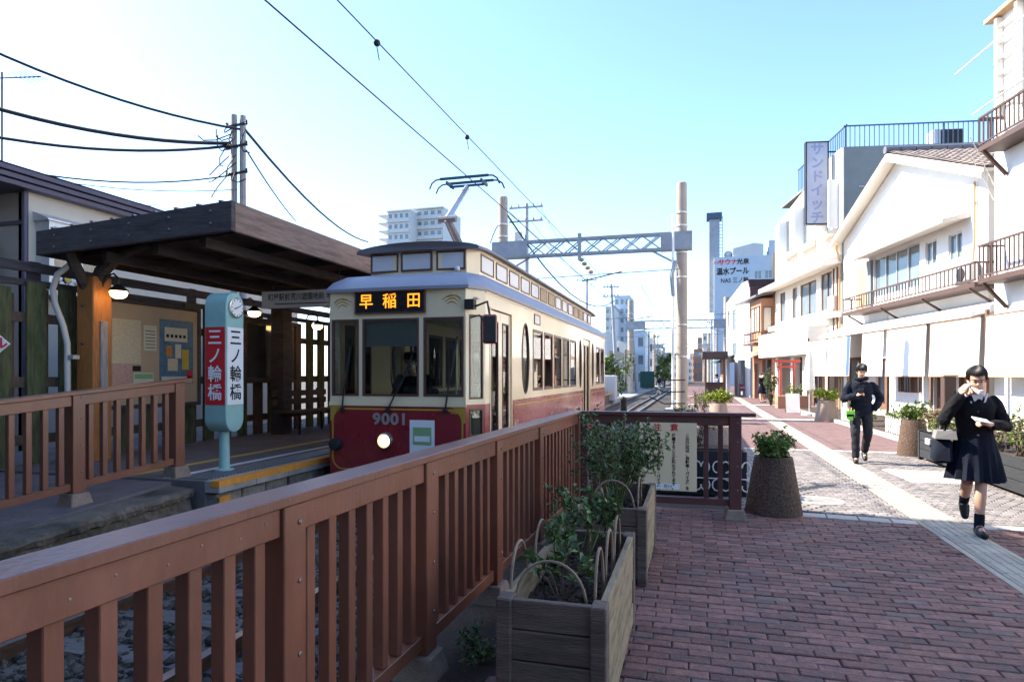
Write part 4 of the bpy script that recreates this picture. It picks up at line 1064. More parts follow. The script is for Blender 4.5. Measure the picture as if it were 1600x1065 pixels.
MB(Tg).box(0, 9, -.03, -.001, 4.15, 4.22).build('trim', 'metal_purple', hu); MB(Th).tube([(-.06, -.03, -.4), (-.06, -.03, 4.7)], .05, 8).build('downpipe', 'metal_purple', hu)
MB(Tg).tube([(8.0, -.1, 3.9), (8.3, -.14, 3.9), (8.42, -.14, 3.75), (8.42, -.14, 2)], .07, 8).build('vent_pipe', 'pipe_white', hu, smooth=True)
fl_ = MB(Th); 
for k in range(8): fl_.ball((.45 + .13 * math.cos(k * .785), -.36, 3.22 + .13 * math.sin(k * .785)), (.05, .015, .05), 8, 5)
fl_.build('pinwheel_petals', 'milk_pane', bw, fix=False); MB(Th).ball((.45, -.38, 3.22), (.06, .02, .06), 8, 5).build('pinwheel_hub', 'poster_yellow', bw)
MB().box(-24, -13.5, -12, 8.95, -.5, 13.8).build('unseen_shade_block', 'house_beige', hu)  # unseen tall block, added out of view to shade the near bricks

# ------------------------------------------------------------------ old timber pole with many cables
ux, uy = -10.55, 13.
up_ = thing('utility_pole', 'old twin timber utility pole with tangled cables above the shelter', 'pole', (ux, uy, -.4))
for d in (-.12, .13): MB().tube([(ux + d, uy, -.4), (ux + d * 1.0, uy, 7.7 - abs(d - .13) * -.2)], [.085, .07], 8).build('shaft', 'pole_wood', up_, smooth=True)
for z in (7.45, 6.95, 6.3):
    MB().bar((ux - .3, uy - .06, z), (ux + .3, uy - .06, z + .04), .04, .05).build('crossarm', 'black_metal', up_)
    for s in (-.28, .28): MB().lathe([(.02, 0), (.035, .03), (.02, .06), (.03, .09), (.015, .12)], (ux + s, uy - .06, z), 8).build('insulator', 'black_metal', up_)
random.seed(4)
for k in range(13):
    m = MB(); a = Vector((ux + random.uniform(-.3, .3), uy - .1, random.uniform(6.2, 7.5))); b = a + Vector((random.uniform(-.75, .35), random.uniform(-.3, .1), random.uniform(-.7, .3)))
    m.tube([a, a.lerp(b, .3) + Vector((-.1, -.08, -.15)), a.lerp(b, .7) + Vector((-.05, -.1, -.15)), b], .015, 5); m.build('loose_cable', 'cable', up_, fix=False)
cb = [((0, 80), (365, 203), .03, 'thick upper cable sloping down to the timber pole from the left'), ((0, 166), (345, 224), .045, 'thick bundled cable in the middle left of the timber pole'),
      ((0, 210), (345, 228), .035, 'bundled cable just under the thickest one left of the pole'), ((60, 266), (352, 273), .018, 'thin dark level cable above the house roof'),
      ((0, 262), (355, 296), .01, 'faint thin cable crossing above the house roof edge')]
for a, b, r_, lb in cb:
    wire('cable', lb, [at(a[0] - 40, a[1] - (b[1] - a[1]) * 40 / max(60, b[0] - a[0]), 9.5), at(b[0] + 15, b[1], 13)], r_, 'cable', 'cable', sag=.22)
wire('cable', 'thick cable running from the timber pole down behind the shelter roof', [at(383, 203, 13), at(575, 378, 30)], .035, 'cable', 'cable', sag=.5)
wire('cable', 'thin cable from the timber pole ending behind the shelter roof', [at(385, 235, 13), at(462, 345, 22)], .02, 'cable', 'cable', sag=.1)
# roof aerial
an = thing('roof_aerial', 'thin television aerial on the house roof left of the shelter', 'aerial', (-13, 15, 5.4))
ab = at(220, 322, 15); m = MB(); m.tube([(ab.x, 15, ab.z - 1.2), (ab.x, 15, ab.z + .15)], .015, 5); m.bar((ab.x - .5, 15, ab.z), (ab.x + .5, 15.1, ab.z + .02), .02)
for k in range(7): m.bar((ab.x - .45 + k * .14, 14.8, ab.z), (ab.x - .45 + k * .14, 15.25, ab.z), .008)
m.build('antenna', 'alu', an, fix=False)
an2 = thing('roof_aerial', 'dark aerial mast at the far left edge of the sky', 'aerial', (-14, 10.3, 4.8))
ab = at(3, 120, 10.3); m = MB(); m.tube([(ab.x, 10.3, 4.8), (ab.x, 10.3, ab.z + .1)], .02, 5); m.bar((ab.x - .3, 10.3, ab.z), (ab.x + .85, 10.5, ab.z - .02), .02)
for k in range(6): m.bar((ab.x + .3 + k * .1, 10.2, ab.z), (ab.x + .3 + k * .1, 10.7, ab.z), .008)
m.build('antenna', 'black_metal', an2, fix=False)
# ------------------------------------------------------------------ buildings on the right
mat('stucco_white', (.79, .79, .785), .85, var=.05, scale=1.5, bump=.1, dirt=.3, dirtcol=(.60, .57, .52))
mat('stucco_cream', (.70, .655, .58), .85, var=.06, scale=1.5, bump=.1, dirt=.2, dirtcol=(.5, .43, .34))
mat('wall_grey', (.20, .225, .225), .85, var=.1, scale=2, dirt=.25, dirtcol=(.15, .16, .16))
mat('wall_orange', (.40, .20, .12), .8, var=.1, scale=3)
mat('wall_blue', (.42, .50, .58), .8, var=.07, scale=1)
mat('wall_palegrey', (.5, .52, .54), .8, var=.07, scale=1)
mat('wood_brown', (.16, .085, .055), .75, var=.25, scale=6, bump=.2)
mat('wood_tan', (.46, .30, .17), .75, var=.15, scale=6)
mat('rail_brown', (.075, .042, .032), .6, var=.12)
mat('rail_blue', (.06, .09, .15), .5, .3, var=.1)
mat('roof_tile', (.28, .235, .205), .6, var=.2, scale=5, rnd=.25)
mat('ridge_tile', (.14, .14, .16), .5, var=.2, scale=5)
mat('shingle_brown', (.085, .05, .05), .8, var=.3, scale=4, rnd=.3)
mat('glass_sky', (.16, .20, .23), .06, spec=.9, var=.25, scale=1.2)
mat('curtain', (.52, .47, .40), .8, var=.15, scale=3, stretch=(8, 8, 1))
mat('canvas_white', (.80, .78, .74), .8, var=.04, scale=3)
mat('blind_white', (.80, .79, .77), .85, var=.07, scale=2, stretch=(1, 1, 30), bump=.25)
mat('stripe_blue', (.06, .12, .42), .6)
mat('sign_lilac', (.44, .46, .55), .6, var=.1, scale=2)
mat('sign_lilac_dark', (.28, .31, .46), .6, var=.1)
mat('blue_strip', (.02, .18, .55), .6)
mat('torii_red', (.55, .07, .04), .5, var=.1)
mat('steel_blue', (.30, .33, .37), .6, .3, var=.15, scale=4, dirt=.3, dirtcol=(.12, .09, .07))
mat('pole_concrete', (.36, .31, .26), .85, var=.15, scale=3, dirt=.3, dirtcol=(.22, .17, .13))
mat('barrier_pink', (.62, .16, .18), .6, var=.1)
mat('awning_green', (.02, .07, .06), .7)
S_ = Vector((.1701, -.9854, 0)); N_ = Vector((.9854, .1701, 0)); O_ = Vector((5, 36, 0))
TFC = axes(O_, S_, N_)
def fp(s, n, z=0): return O_ + S_ * s + N_ * n + Vector((0, 0, z))
def side(s): return axes(fp(s, 0), N_, -S_)                       # frame of a wall that faces the camera: x = depth n
def bwin(T, u0, u1, z0, z1, parent, panes=2, fm='alu', gm='glass_sky', fw=.05, sill=None):
    w = MB(T).frame(u0, u1, z0, z1, fw, .04, .12).build('window', fm, parent)
    L = (u1 - u0 - 2 * fw)
    for i in range(panes):
        a = u0 + fw + L * i / panes; MB(T).box(a + (.02 if i else 0), a + L / panes, .08 + .02 * (i % 2), .09 + .02 * (i % 2), z0 + fw, z1 - fw).build('pane', gm, w)
        if i: MB(T).box(a - .02, a + .02, .05, .115, z0 + fw, z1 - fw).build('mullion', fm, w)
    if sill: MB(T).box(u0 - .08, u1 + .08, -.1, .04, z0 - .07, z0 - .002).build('sill', sill, w)
    return w
def balcony(T, u0, u1, n0, z0, z1, parent, m='rail_brown', step=.2, ends=True, slab=True, bw=.028, slabm=None):
    """railing of bars round a ledge that stands n0 in front of the wall"""
    b = MB(T)
    b.box(u0, u1, n0, -.01, z0 - .12, z0); b = b.build('balcony', slabm or m, parent)
    MB(T).box(u0, u1, n0, n0 + .05, z1 - .05, z1).build('handrail', m, b); MB(T).box(u0, u1, n0 + .005, n0 + .04, z0 + .05, z0 + .09).build('lower_rail', m, b)
    me = None; k = 0; n = int((u1 - u0) / step)
    for k in range(n + 1):
        u = u0 + .02 + (u1 - u0 - .06) * k / n
        MB(T).box(u, u + bw, n0 + .01, n0 + .035, z0 + .091, z1 - .051).build('baluster', m, b)
    for u in ((u0, u1 - .05) if ends else ()):
        MB(T).box(u + .002, u + .048, n0 + .052, -.01, z1 - .05, z1 - .002).build('handrail', m, b)
        for j in range(int(-n0 / step)): MB(T).box(u + .01, u + .035, n0 + .1 + j * step, n0 + .1 + j * step + bw, z0 + .001, z1 - .051).build('baluster', m, b)
    return b

# --- white gabled house
gh_ = thing('gabled_house', 'white gabled two storey house with brown balcony and white blinds', 'house', tuple(fp(10.9, 4)), 0)
s0, s1, za, ze = 6.2, 15.9, 9.05, 7.05
up_w = [(9.05, 12.35, 4.4, 5.86), (12.7, 13.35, 4.96, 5.74), (14.0, 14.7, 4.9, 5.7)]
gf_w = [(6.6, 8.4, 0, 2.2), (9.2, 10.3, .2, 2.1), (11.0, 12.5, .9, 2.0), (13.2, 14.2, 0, 2.1), (14.6, 15.5, .9, 2.0)]
MB(TFC).wall(s0, s1, 0, ze, .25, up_w + gf_w).build('wall', 'stucco_white', gh_)
am = (s0 + s1) / 2
MB(TFC).prism([(s0, ze + .001), (s1, ze + .001), (am, za)], 'y', 0, .25).build('gable', 'stucco_white', gh_)
MB(side(s1)).wall(.25, 8, 0, ze, .2).build('wall', 'stucco_cream', gh_)
MB(TFC).box(s0, s0 + .2, .25, 8, 0, ze).build('wall', 'stucco_white', gh_)
for sg in (-1, 1):                         # roof slopes with verge boards
    e = am + sg * ((s1 - s0) / 2 + .55); zz = ze - .55 * (za - ze) / ((s1 - s0) / 2)
    p = [(am, za + .06), (e, zz + .06), (e, zz + .15), (am, za + .15)]
    MB(TFC).prism(p if sg > 0 else p[::-1], 'y', -.45, 8.2).build('roof_slope', 'stucco_cream', gh_)
    q = [(am, za - .12), (e, zz - .12), (e, zz + .04), (am, za + .04)]
    MB(TFC).prism(q if sg > 0 else q[::-1], 'y', -.5, -.42).build('verge_board', 'stucco_cream', gh_)
    tl = MB(TFC); d = Vector((e - am, 0, zz - za)); L = d.length; d.normalize(); nn = Vector((-d.z * sg, 0, d.x * sg)) * sg
    if nn.z < 0: nn = -nn
    rows = int(L / .3)
    for r_ in range(rows):
        for c_ in range(22):
            n0 = -.45 + c_ * .4; a = Vector((am, n0, za + .17)) + d * (L * r_ / rows)
            c0 = a + nn * .012; c1 = a + d * (L / rows + .03) + nn * .045
            w = Vector((0, .39, 0)); m_ = Vector((0, .2, 0)) + nn * .05
            ids = [tl.V(x) for x in (c0, c0 + m_, c0 + w, c1 + w, c1 + m_, c1)]
            tl.F(ids[0], ids[1], ids[4], ids[5]); tl.F(ids[1], ids[2], ids[3], ids[4]); tl.F(ids[5], ids[4], ids[3])
    tl.build('roof_tiles', 'roof_tile', gh_, fix=False, kind='stuff')
for k in range(17): MB(TFC).tube([(am, -.5 + k * .5, za + .27), (am, -.03 + k * .5, za + .27)], .13, 10).build('ridge_tile', 'ridge_tile', gh_, smooth=True)
w = bwin(TFC, *up_w[0], gh_, 4, 'alu', 'glass_sky'); bwin(TFC, *up_w[1], gh_, 2, 'alu', 'glass_sky'); bwin(TFC, *up_w[2], gh_, 2, 'alu', 'glass_sky')
MB(TFC).box(8.55, 9.0, -.09, -.002, 4.0, 5.85).build('cast_shadow_strip', 'wall_grey', gh_); MB(TFC).box(7.7, 8.5, -.05, -.002, 4.0, 5.7).build('wood_shutter', 'wood_tan', gh_)  # grey strip beside the wood shutter is a cast shadow painted on the wall
MB(TFC).hexa([(8.6, -.75, 5.86), (15.1, -.75, 5.86), (15.1, -.002, 5.98), (8.6, -.002, 5.98), (8.6, -.75, 5.95), (15.1, -.75, 5.95), (15.1, -.002, 6.14), (8.6, -.002, 6.14)]).build('window_hood', 'stucco_cream', gh_)
balcony(TFC, 8.1, 16.6, -.75, 3.93, 4.48, gh_, step=.2)
for u in (8.5, 11.2, 13.9, 16.3): MB(TFC).bar((u, -.7, 3.78), (u, -.02, 3.35), .06, .06).build('bracket', 'rail_brown', gh_)
for i, (a, b, z0, z1) in enumerate(gf_w):
    if z0 > .5: 
        w = bwin(TFC, a, b, z0, z1, gh_, 2, 'wood_brown', 'glass_sky')
        for k in range(9): MB(TFC).box(a + .05 + k * (b - a - .1) / 8.5, a + .08 + k * (b - a - .1) / 8.5, -.06, -.03, z0, z1).build('lattice_bar', 'wood_brown', w)
    else:
        d = MB(TFC).wall(a, b, max(0, z0), z1, .05, [(a + .1, (a + b) / 2 - .05, .8, z1 - .15), ((a + b) / 2 + .05, b - .1, .8, z1 - .15)])
        d.v = [v + N_ * .1 for v in d.v]; d = d.build('door', 'wood_brown', gh_); MB(TFC).box(a + .1, b - .1, .12, .13, .8, z1 - .15).build('pane', 'glass_sky', d)
MB(TFC).hexa([(6.3, -1.0, 3.0), (16.9, -1.0, 3.0), (16.9, -.002, 3.25), (6.3, -.002, 3.25), (6.3, -1.0, 3.12), (16.9, -1.0, 3.12), (16.9, -.002, 3.5), (6.3, -.002, 3.5)]).build('pent_roof', 'stucco_white', gh_)
MB(TFC).tube([(6.05, -.08, 0), (6.05, -.08, 6.3), (6.3, -.3, 6.75), (6.6, -.42, 6.95)], .05, 8).build('downpipe', 'wood_tan', gh_, smooth=True)
for (u_, z_) in ((13.0, 7.2), (12.2, 7.9), (14.3, 6.6)): MB(TFC).lathe([(.07, -.03), (.07, 0), (.05, -.05)], (u_, 0, z_), 12, 'y').build('wall_vent', 'alu', gh_)
au = MB(TFC).box(14.9, 15.6, -.32, -.02, 4.05, 4.6).build('air_unit', 'alu', gh_, bevel=.02); MB(TFC).lathe([(.2, -.335), (.2, -.32), (.05, -.34)], (15.2, 0, 4.33), 16, 'y').build('fan_grille', 'black_metal', au)
MB(TFC).tube([(15.3, -.06, 4.6), (15.4, -.06, 5.2), (15.4, -.06, 6.9)], .03, 6).build('pipe', 'wood_tan', gh_, smooth=True)
MB(TFC).tube([(6.4, -.05, 6.2), (9, -.06, 6.35), (15.5, -.05, 6.3)], .012, 5).build('wall_cable', 'cable', gh_)
MB(TFC).box(8.7, 10.2, -.03, -.002, 3.42, 3.92).build('cast_shadow_patch', 'wall_palegrey', gh_)  # pale grey panel stands in for a shadow cast on the wall
bl = [(4.85, 7.05, 'leftmost white blind in front of the shops, beside the closed parasol'), (7.2, 9.4, 'white blind with a blue band on its right edge'), (10.45, 12.05, 'narrow white blind behind the walking man'), (12.3, 14.7, 'wide white blind left of the brown post'),
      (14.95, 17.25, 'wide white blind right of the brown post'), (17.5, 19.6, 'white blind at the right edge of the picture')]
for a, b, lb in bl:
    bo = thing('roll_blind', lb, 'blind', tuple(fp((a + b) / 2, -1.1, 1.44)))
    MB(TFC).hexa([(a, -1.04, 1.46), (b, -1.04, 1.46), (b, -1.02, 1.46), (a, -1.02, 1.46), (a, -.98, 2.95), (b, -.98, 2.95), (b, -.96, 2.95), (a, -.96, 2.95)]).build('cloth', 'blind_white', bo)
    MB(TFC).tube([(a - .02, -1.03, 1.45), (b + .02, -1.03, 1.45)], .02, 6).build('bottom_bar', 'wood_tan', bo)
    MB(TFC).tube([(a - .02, -.97, 2.96), (b + .02, -.97, 2.96)], .025, 6).build('top_bar', 'wood_brown', bo)
    for u in (a - .06, ): MB(TFC).bar((u, -.95, 0), (u, -.93, 3.12), .07, .07).build('prop', 'wood_brown', bo)
    if 'blue' in lb: MB(TFC).hexa([(b - .3, -1.048, 1.47), (b - .02, -1.048, 1.47), (b - .02, -1.0415, 1.47), (b - .3, -1.0415, 1.47), (b - .3, -.988, 2.94), (b - .02, -.988, 2.94), (b - .02, -.9815, 2.94), (b - .3, -.9815, 2.94)]).build('blue_band', 'stripe_blue', bo)

# --- cream building with the projecting eave
cb_ = thing('shop_building', 'cream shop building with deep eave, ribbon windows and railed roof', 'building', tuple(fp(1.5, 5)))
w2 = [(-2.4, -1.5, 4.4, 6.0), (-.3, .4, 4.4, 6.0), (.9, 3.1, 4.4, 6.0), (3.7, 5.0, 4.4, 6.1)]
w3 = [(-1.3, .5, 8.0, 9.75), (1.3, 3.1, 7.9, 9.8), (4.2, 5.6, 7.9, 9.8)]
wg = [(-2.8, -.6, 0, 2.5), (-.1, 1.2, 0, 2.4), (1.8, 4.2, 0, 2.5), (4.6, 5.8, 0, 2.3)]
MB(TFC).wall(-3.3, 6.05, 0, 9.9, .25, w2 + w3 + wg).build('wall', 'stucco_cream', cb_)
MB(TFC).prism([(-3.3, 9.901), (6.05, 9.901), (6.05, 11.15), (4.6, 11.15)], 'y', 0, .25).build('parapet', 'stucco_cream', cb_)
MB(side(6.28)).wall(.0, 12, 0, 11.1, .2).build('wall', 'wall_grey', cb_)
MB(TFC).box(-3.3, -3.1, .25, 10, 0, 9.9).build('wall', 'stucco_cream', cb_)
MB(TFC).box(-3.1, 6.05, .26, 11.9, 10.9, 11.0).build('roof', 'wall_grey', cb_)
for q in w2: bwin(TFC, *q, cb_, 2 if q[1] - q[0] > 1 else 1, 'wood_brown', 'glass_sky', sill='stucco_cream')
for q in w3:
    bwin(TFC, *q, cb_, 2, 'alu', 'glass_sky'); MB(TFC).hexa([(q[0], -.45, q[2] - .3), (q[1], -.45, q[2] - .3), (q[1], -.002, q[2] - .3), (q[0], -.002, q[2] - .3), (q[0], -.45, q[2] - .2), (q[1], -.45, q[2] - .2), (q[1], -.002, q[2] - .06), (q[0], -.002, q[2] - .06)]).build('ledge', 'stucco_cream', cb_)
    for u in (q[0] - .12, q[1]): MB(TFC).box(u, u + .12, -.4, -.002, q[2] - .05, q[3] + .1).build('fin', 'stucco_white', cb_)
MB(TFC).hexa([(-3.8, -.8, 6.15), (6.1, -.8, 6.15), (6.1, -.002, 6.25), (-3.8, -.002, 6.25), (-3.8, -.8, 6.4), (6.1, -.8, 6.4), (6.1, -.002, 6.6), (-3.8, -.002, 6.6)]).build('eave', 'stucco_cream', cb_)
MB(TFC).box(-3.5, 6.1, -.35, -.002, 3.95, 4.2).build('ledge', 'stucco_cream', cb_)
MB(TFC).box(-3.3, 4.6, -.9, -.002, 2.45, 3.7).build('shop_fascia', 'canvas_white', cb_)
for q in wg: MB(TFC).box(q[0], q[1], 1.2, 1.3, 0, 2.6).build('shop_interior', 'fence_brown', cb_)
for k in range(4): MB(TFC).box(1.85 + k * .6, 1.9 + k * .6, .1, .15, 0, 2.5).build('shop_post', 'wood_brown', cb_)
for u in (4.9, 5.3): MB(TFC).tube([(u + .6, -.12, 2.8), (u + .6, -.12, 6.1)], .04, 6).build('drain', 'wood_brown', cb_)
MB(TFC).box(5.3, 5.8, -.3, -.002, 4.3, 4.9).build('meter_box', 'alu', cb_)
rr = MB(side(6.2)); b_ = MB(TFC)
for n in range(61): MB(side(6.2)).box(.1 + n * .195, .125 + n * .195, .05, .075, 11.1, 12.0).build('baluster', 'rail_blue', cb_)
MB(side(6.2)).box(.05, 11.9, .04, .085, 12.0, 12.05).build('handrail', 'rail_blue', cb_)
for k in range(30): MB(TFC).box(.3 + k * .2, .325 + k * .2, .1, .125, 10.9, 12.0).build('baluster', 'rail_blue', cb_)
MB(TFC).box(.2, 6.3, .09, .135, 12.0, 12.05).build('handrail', 'rail_blue', cb_)
for n in (.1, 4, 8, 11.8): MB(side(6.2)).box(n, n + .06, .03, .09, 11.1, 12.0).build('rail_post', 'rail_blue', cb_)
for n, z in ((2.6, 9.4), (5.3, 9.9)): MB(side(6.28)).tube([(n - 2, -.03, z), (n + 1, -.03, z), (n + 1, -.03, z - 3)], .03, 6).build('conduit', 'wall_palegrey', cb_)
ac = thing('air_conditioner', 'white air conditioner unit on the roof behind the blue railing', 'machine', tuple(fp(5.6, 4.3, 11.05)))
MB(side(5.6)).box(3.75, 4.95, -.3, .3, 11.1, 11.85).build('casing', 'alu', ac, bevel=.03); MB(side(5.6)).box(4.05, 4.88, -.34, -.301, 11.2, 11.8).build('grille', 'black_metal', ac)
vs_ = thing('vertical_sign', 'faded lilac vertical shop sign projecting from the cream building', 'sign', tuple(fp(5.0, -.6, 8)))
Tv = axes(fp(5.0, -1.12), N_, -S_)
MB(Tv).box(0, .92, -.1, .1, 8.15, 11.75).build('panel', 'sign_lilac', vs_); MB(Tv).frame(-.03, .95, 8.12, 11.78, .05, -.12, .12).build('frame', 'black_metal', vs_)
column_text('サンドイッチ', Tv @ Matrix.Translation((.46, -.102, 11.42)), .57, 'sign_lilac_dark', vs_, 1.06, bold=.02)
for z in (8.6, 9.6, 11.3): MB(Tv).box(.95, 1.25, -.02, .02, z, z + .06).build('bracket', 'black_metal', vs_)

# --- building at the right edge, with two balconies
rb = thing('apartment_building', 'white building at the right edge with brown railed balconies', 'building', tuple(fp(22, 4)))
TFB = TFC @ Matrix.Translation((0, -.5, 0))
MB(TFB).wall(17.0, 30, 0, 10.55, .25, [(18.5, 20.3, 7.4, 9.4), (18.5, 20.3, 4.0, 6.0), (18.5, 20.3, 0, 2.3)]).build('wall', 'stucco_white', rb)
MB(TFB).box(17.0, 17.2, .25, 8, 0, 10.55).build('wall', 'stucco_cream', rb)
for q in ((18.5, 20.3, 7.4, 9.4), (18.5, 20.3, 4.0, 6.0), (18.5, 20.3, 0, 2.3)): bwin(TFB, *q, rb, 2, 'alu', 'glass_sky')
balcony(TFB, 17.35, 24, -.6, 7.2, 7.95, rb, step=.16); balcony(TFB, 17.35, 24, -.6, 3.9, 4.75, rb, step=.16)
for z in (7.07, 3.77): 
    for u in (17.5, 19.5): MB(TFB).bar((u, -.55, z), (u, -.02, z - .6), .07, .07).build('bracket', 'rail_brown', rb)
for u in (17.25, 18.0): MB(TFB).box(u, u + .1, -.16, -.002, 8.0, 10.45).build('pilaster', 'stucco_cream', rb)
for z in (8.2, 8.6, 9.0, 9.4, 9.8, 10.2): MB(TFB).box(17.352, 17.998, -.1, -.05, z, z + .06).build('rung', 'stucco_cream', rb)
MB(TFB).hexa([(16.93, -.22, 10.5), (30, -.22, 10.5), (30, -.002, 10.5), (16.93, -.002, 10.5), (16.93, -.22, 10.6), (30, -.22, 10.6), (30, -.002, 10.7), (16.93, -.002, 10.7)]).build('eave', 'wood_tan', rb)
m = MB(TFC).tube([(16.35, -1.1, 9.5), (19, -.9, 9.75)], .022, 8).build('laundry_pole', 'alu', smooth=True, label='steel laundry pole sticking out above the upper right balcony', cat='pole')
m = MB(TFC).tube([(17.2, -1.15, 8.1), (24, -1.15, 8.2)], .02, 8).build('laundry_pole', 'alu', smooth=True, label='steel laundry pole above the rail of the upper right balcony', cat='pole')
for z, k in ((6.3, 'upper'), (5.9, 'lower')):
    wire('service_wire', k + ' thin service wire reaching the pillar beside the right building', [fp(16.8, -.35, z), fp(19.5, -2.5, z + .45)], .012, 'wire', 'pipe_white')

# --- brown house, white mansard house
ob = thing('brown_house', 'small orange brown house with bay window behind the torii', 'house', tuple(fp(-6, 3)))
MB(TFC).wall(-8.1, -3.45, 0, 6.2, .2, [(-7.4, -6.4, 3.9, 5.4), (-5.9, -4.0, 0, 2.4), (-7.7, -6.6, 0, 2.2)]).build('wall', 'wall_orange', ob)
MB(side(-3.45 - .02)).wall(0.2, 5, 0, 6.2, .2).build('wall', 'wall_orange', ob)
MB(TFC).box(-5.8, -3.6, -.7, -.002, 3.3, 5.9).build('bay', 'wall_orange', ob)
bwin(TFC @ Matrix.Translation((0, -.8, 0)), -5.6, -3.8, 4.0, 5.5, ob, 3, 'wood_brown', 'curtain'); bwin(TFC, -7.4, -6.4, 3.9, 5.4, ob, 2, 'wood_brown', 'curtain')
Tb_ = axes(fp(-3.59, -.7), N_, -S_); bwin(Tb_ @ Matrix.Translation((0, -.1, 0)), .1, .6, 4.0, 5.4, ob, 1, 'wood_brown', 'curtain')
MB(TFC).hexa([(-8.5, -1.1, 5.95), (-3.2, -1.1, 5.95), (-3.2, 4, 6.9), (-8.5, 4, 6.9), (-8.5, -1.1, 6.07), (-3.2, -1.1, 6.07), (-3.2, 4, 7.05), (-8.5, 4, 7.05)]).build('roof', 'ridge_tile', ob)
balcony(TFC, -5.9, -3.5, -1.15, 3.35, 3.95, ob, step=.2)
MB(TFC).box(-8.0, -3.4, 1.8, 5.5, 6.4, 7.9).build('roof_box', 'shingle_brown', ob)
for q in ((-5.9, -4.0, 0, 2.4), (-7.7, -6.6, 0, 2.2)): MB(TFC).box(q[0], q[1], .8, .9, 0, 2.5).build('shop_interior', 'fence_brown', ob)
MB(TFC).hexa([(-8.0, -1.2, 2.5), (-3.6, -1.2, 2.5), (-3.6, -.002, 2.9), (-8, -.002, 2.9), (-8, -1.2, 2.56), (-3.6, -1.2, 2.56), (-3.6, -.002, 2.98), (-8, -.002, 2.98)]).build('awning', 'wood_tan', ob)
wm = thing('mansard_house', 'white house with dark shingled slanted gable behind the brown house', 'house', tuple(fp(-13, 3)))
MB(TFC).wall(-15.6, -8.9, 0, 6.9, .2, [(-15.2, -14.4, 5.0, 6.3), (-13.6, -12.3, 4.6, 6.2), (-13.6, -12.3, 2.9, 3.8), (-15.4, -13, 0, 2.4), (-12, -10, 0, 2.5)]).build('wall', 'stucco_white', wm)
MB(TFC).prism([(-15.6, 6.901), (-8.9, 6.901), (-9.6, 7.75), (-10.9, 7.75)], 'y', 0, .2).build('gable', 'stucco_white', wm)
for q in ((-15.2, -14.4, 5.0, 6.3), (-13.6, -12.3, 4.6, 6.2), (-13.6, -12.3, 2.9, 3.8)): bwin(TFC, *q, wm, 1, 'alu', 'glass_sky')
for q in ((-15.4, -13, 0, 2.4), (-12, -10, 0, 2.5)): MB(TFC).box(q[0], q[1], .8, .9, 0, 2.6).build('shop_interior', 'wall_grey', wm)
Ts = side(-8.9 + .2); MB(Ts).wall(0, 4, 0, 5.2, .2).build('wall', 'wall_blue', wm)
for k in range(10):
    z = 5.2 + k * .26; ins = max(0, (z - 6.9)) * .75
    MB(axes(fp(-8.7 - ins, 0), N_, -S_)).box(0, 4, -.04, .06, z, z + .255).build('shingle_course', 'shingle_brown', wm)
MB(TFC).hexa([(-16.2, -1.1, 2.35), (-12.9, -1.1, 2.35), (-12.9, -.002, 2.9), (-16.2, -.002, 2.9), (-16.2, -1.1, 2.4), (-12.9, -1.1, 2.4), (-12.9, -.002, 2.96), (-16.2, -.002, 2.96)]).build('awning', 'awning_green', wm)
ws = thing('shop_sign', 'white standing shop sign with green print by the green awning', 'sign', tuple(fp(-11.5, -1.2)))
MB(TFC).box(-11.6, -11.0, -1.3, -1.2, .1, 1.3).build('panel', 'sign_white', ws); MB(TFC).box(-11.55, -11.05, -1.31, -1.301, .35, .6).build('print_block', 'print_green', ws)
# --- bath house with its chimney and lettering
nx0, nx1, ny = 2.55, 11.3, 90.
nh = thing('bath_house', 'pale blue sauna and pool building with lettering and a chimney', 'building', (7, ny + 5, -.4))
Tn_ = axes((nx0, ny, 0), (1, 0, 0), (0, 1, 0))
hw_ = [(5.05, 6.0, 14.1, 15.2), (6.35, 7.3, 14.1, 15.2), (2.6, 3.9, 10.6, 11.3), (4.2, 5.6, 10.6, 11.3)]
MB(Tn_).wall(0, 8.75, -.5, 17.2, .3, hw_).build('wall', 'wall_blue', nh); MB().box(nx0, nx0 + .3, ny + .3, ny + 14, -.5, 17.2).build('wall', 'wall_palegrey', nh)
for q in hw_: bwin(Tn_, *q, nh, 2)
MB(Tn_).prism([(2.4, 17.21), (6.2, 17.21), (6.2, 18.7), (5.0, 18.9), (2.4, 18.3)], 'y', .1, 8).build('roof_hall', 'wall_palegrey', nh)
MB(Tn_).box(6.9, 8.3, .5, 3, 17.21, 19.2).build('tank', 'wall_blue', nh)
for i, (a, b, m) in enumerate(((7.35, 8.2, 'wood_tan'), (8.2, 8.75, 'blue_strip'), (8.75, 9.9, 'wood_tan'))): MB(Tn_).box(a, b, -.3 - .01 * i, -.002, 13.2, 17.4).build('coloured_strip', m, nh)
MB(Tn_).box(9.9, 10.9, .5, 4, -.5, 16.3).build('annex', 'wall_palegrey', nh)
[text(c_, Tn_ @ Matrix.Translation((.95 + i_ * .8, -.03, 16.45)), .8, 'print_red', nh, bold=.03) for i_, c_ in enumerate('サウナ')]; text('光泉', Tn_ @ Matrix.Translation((3.65, -.03, 16.45)), .8, 'print_black', nh, bold=.02)
text('温水プール', Tn_ @ Matrix.Translation((2.35, -.03, 15.2)), 1.0, 'print_black', nh, sx=.82, bold=.03); text('NAS 三ノ輪', Tn_ @ Matrix.Translation((2.6, -.03, 14.0)), .8, 'print_black', nh, sx=.85, bold=.01)
text('男女', Tn_ @ Matrix.Translation((.35, -.03, 16.45)), .4, 'print_red', nh)
ch = MB(Tn_).box(-.6, .75, 1, 2.3, 10, 22.6).build('chimney', 'steel_blue', nh); MB(Tn_).box(-.95, 1.05, .7, 2.6, 22.6, 23.4).build('chimney_cap', 'rail_blue', ch)
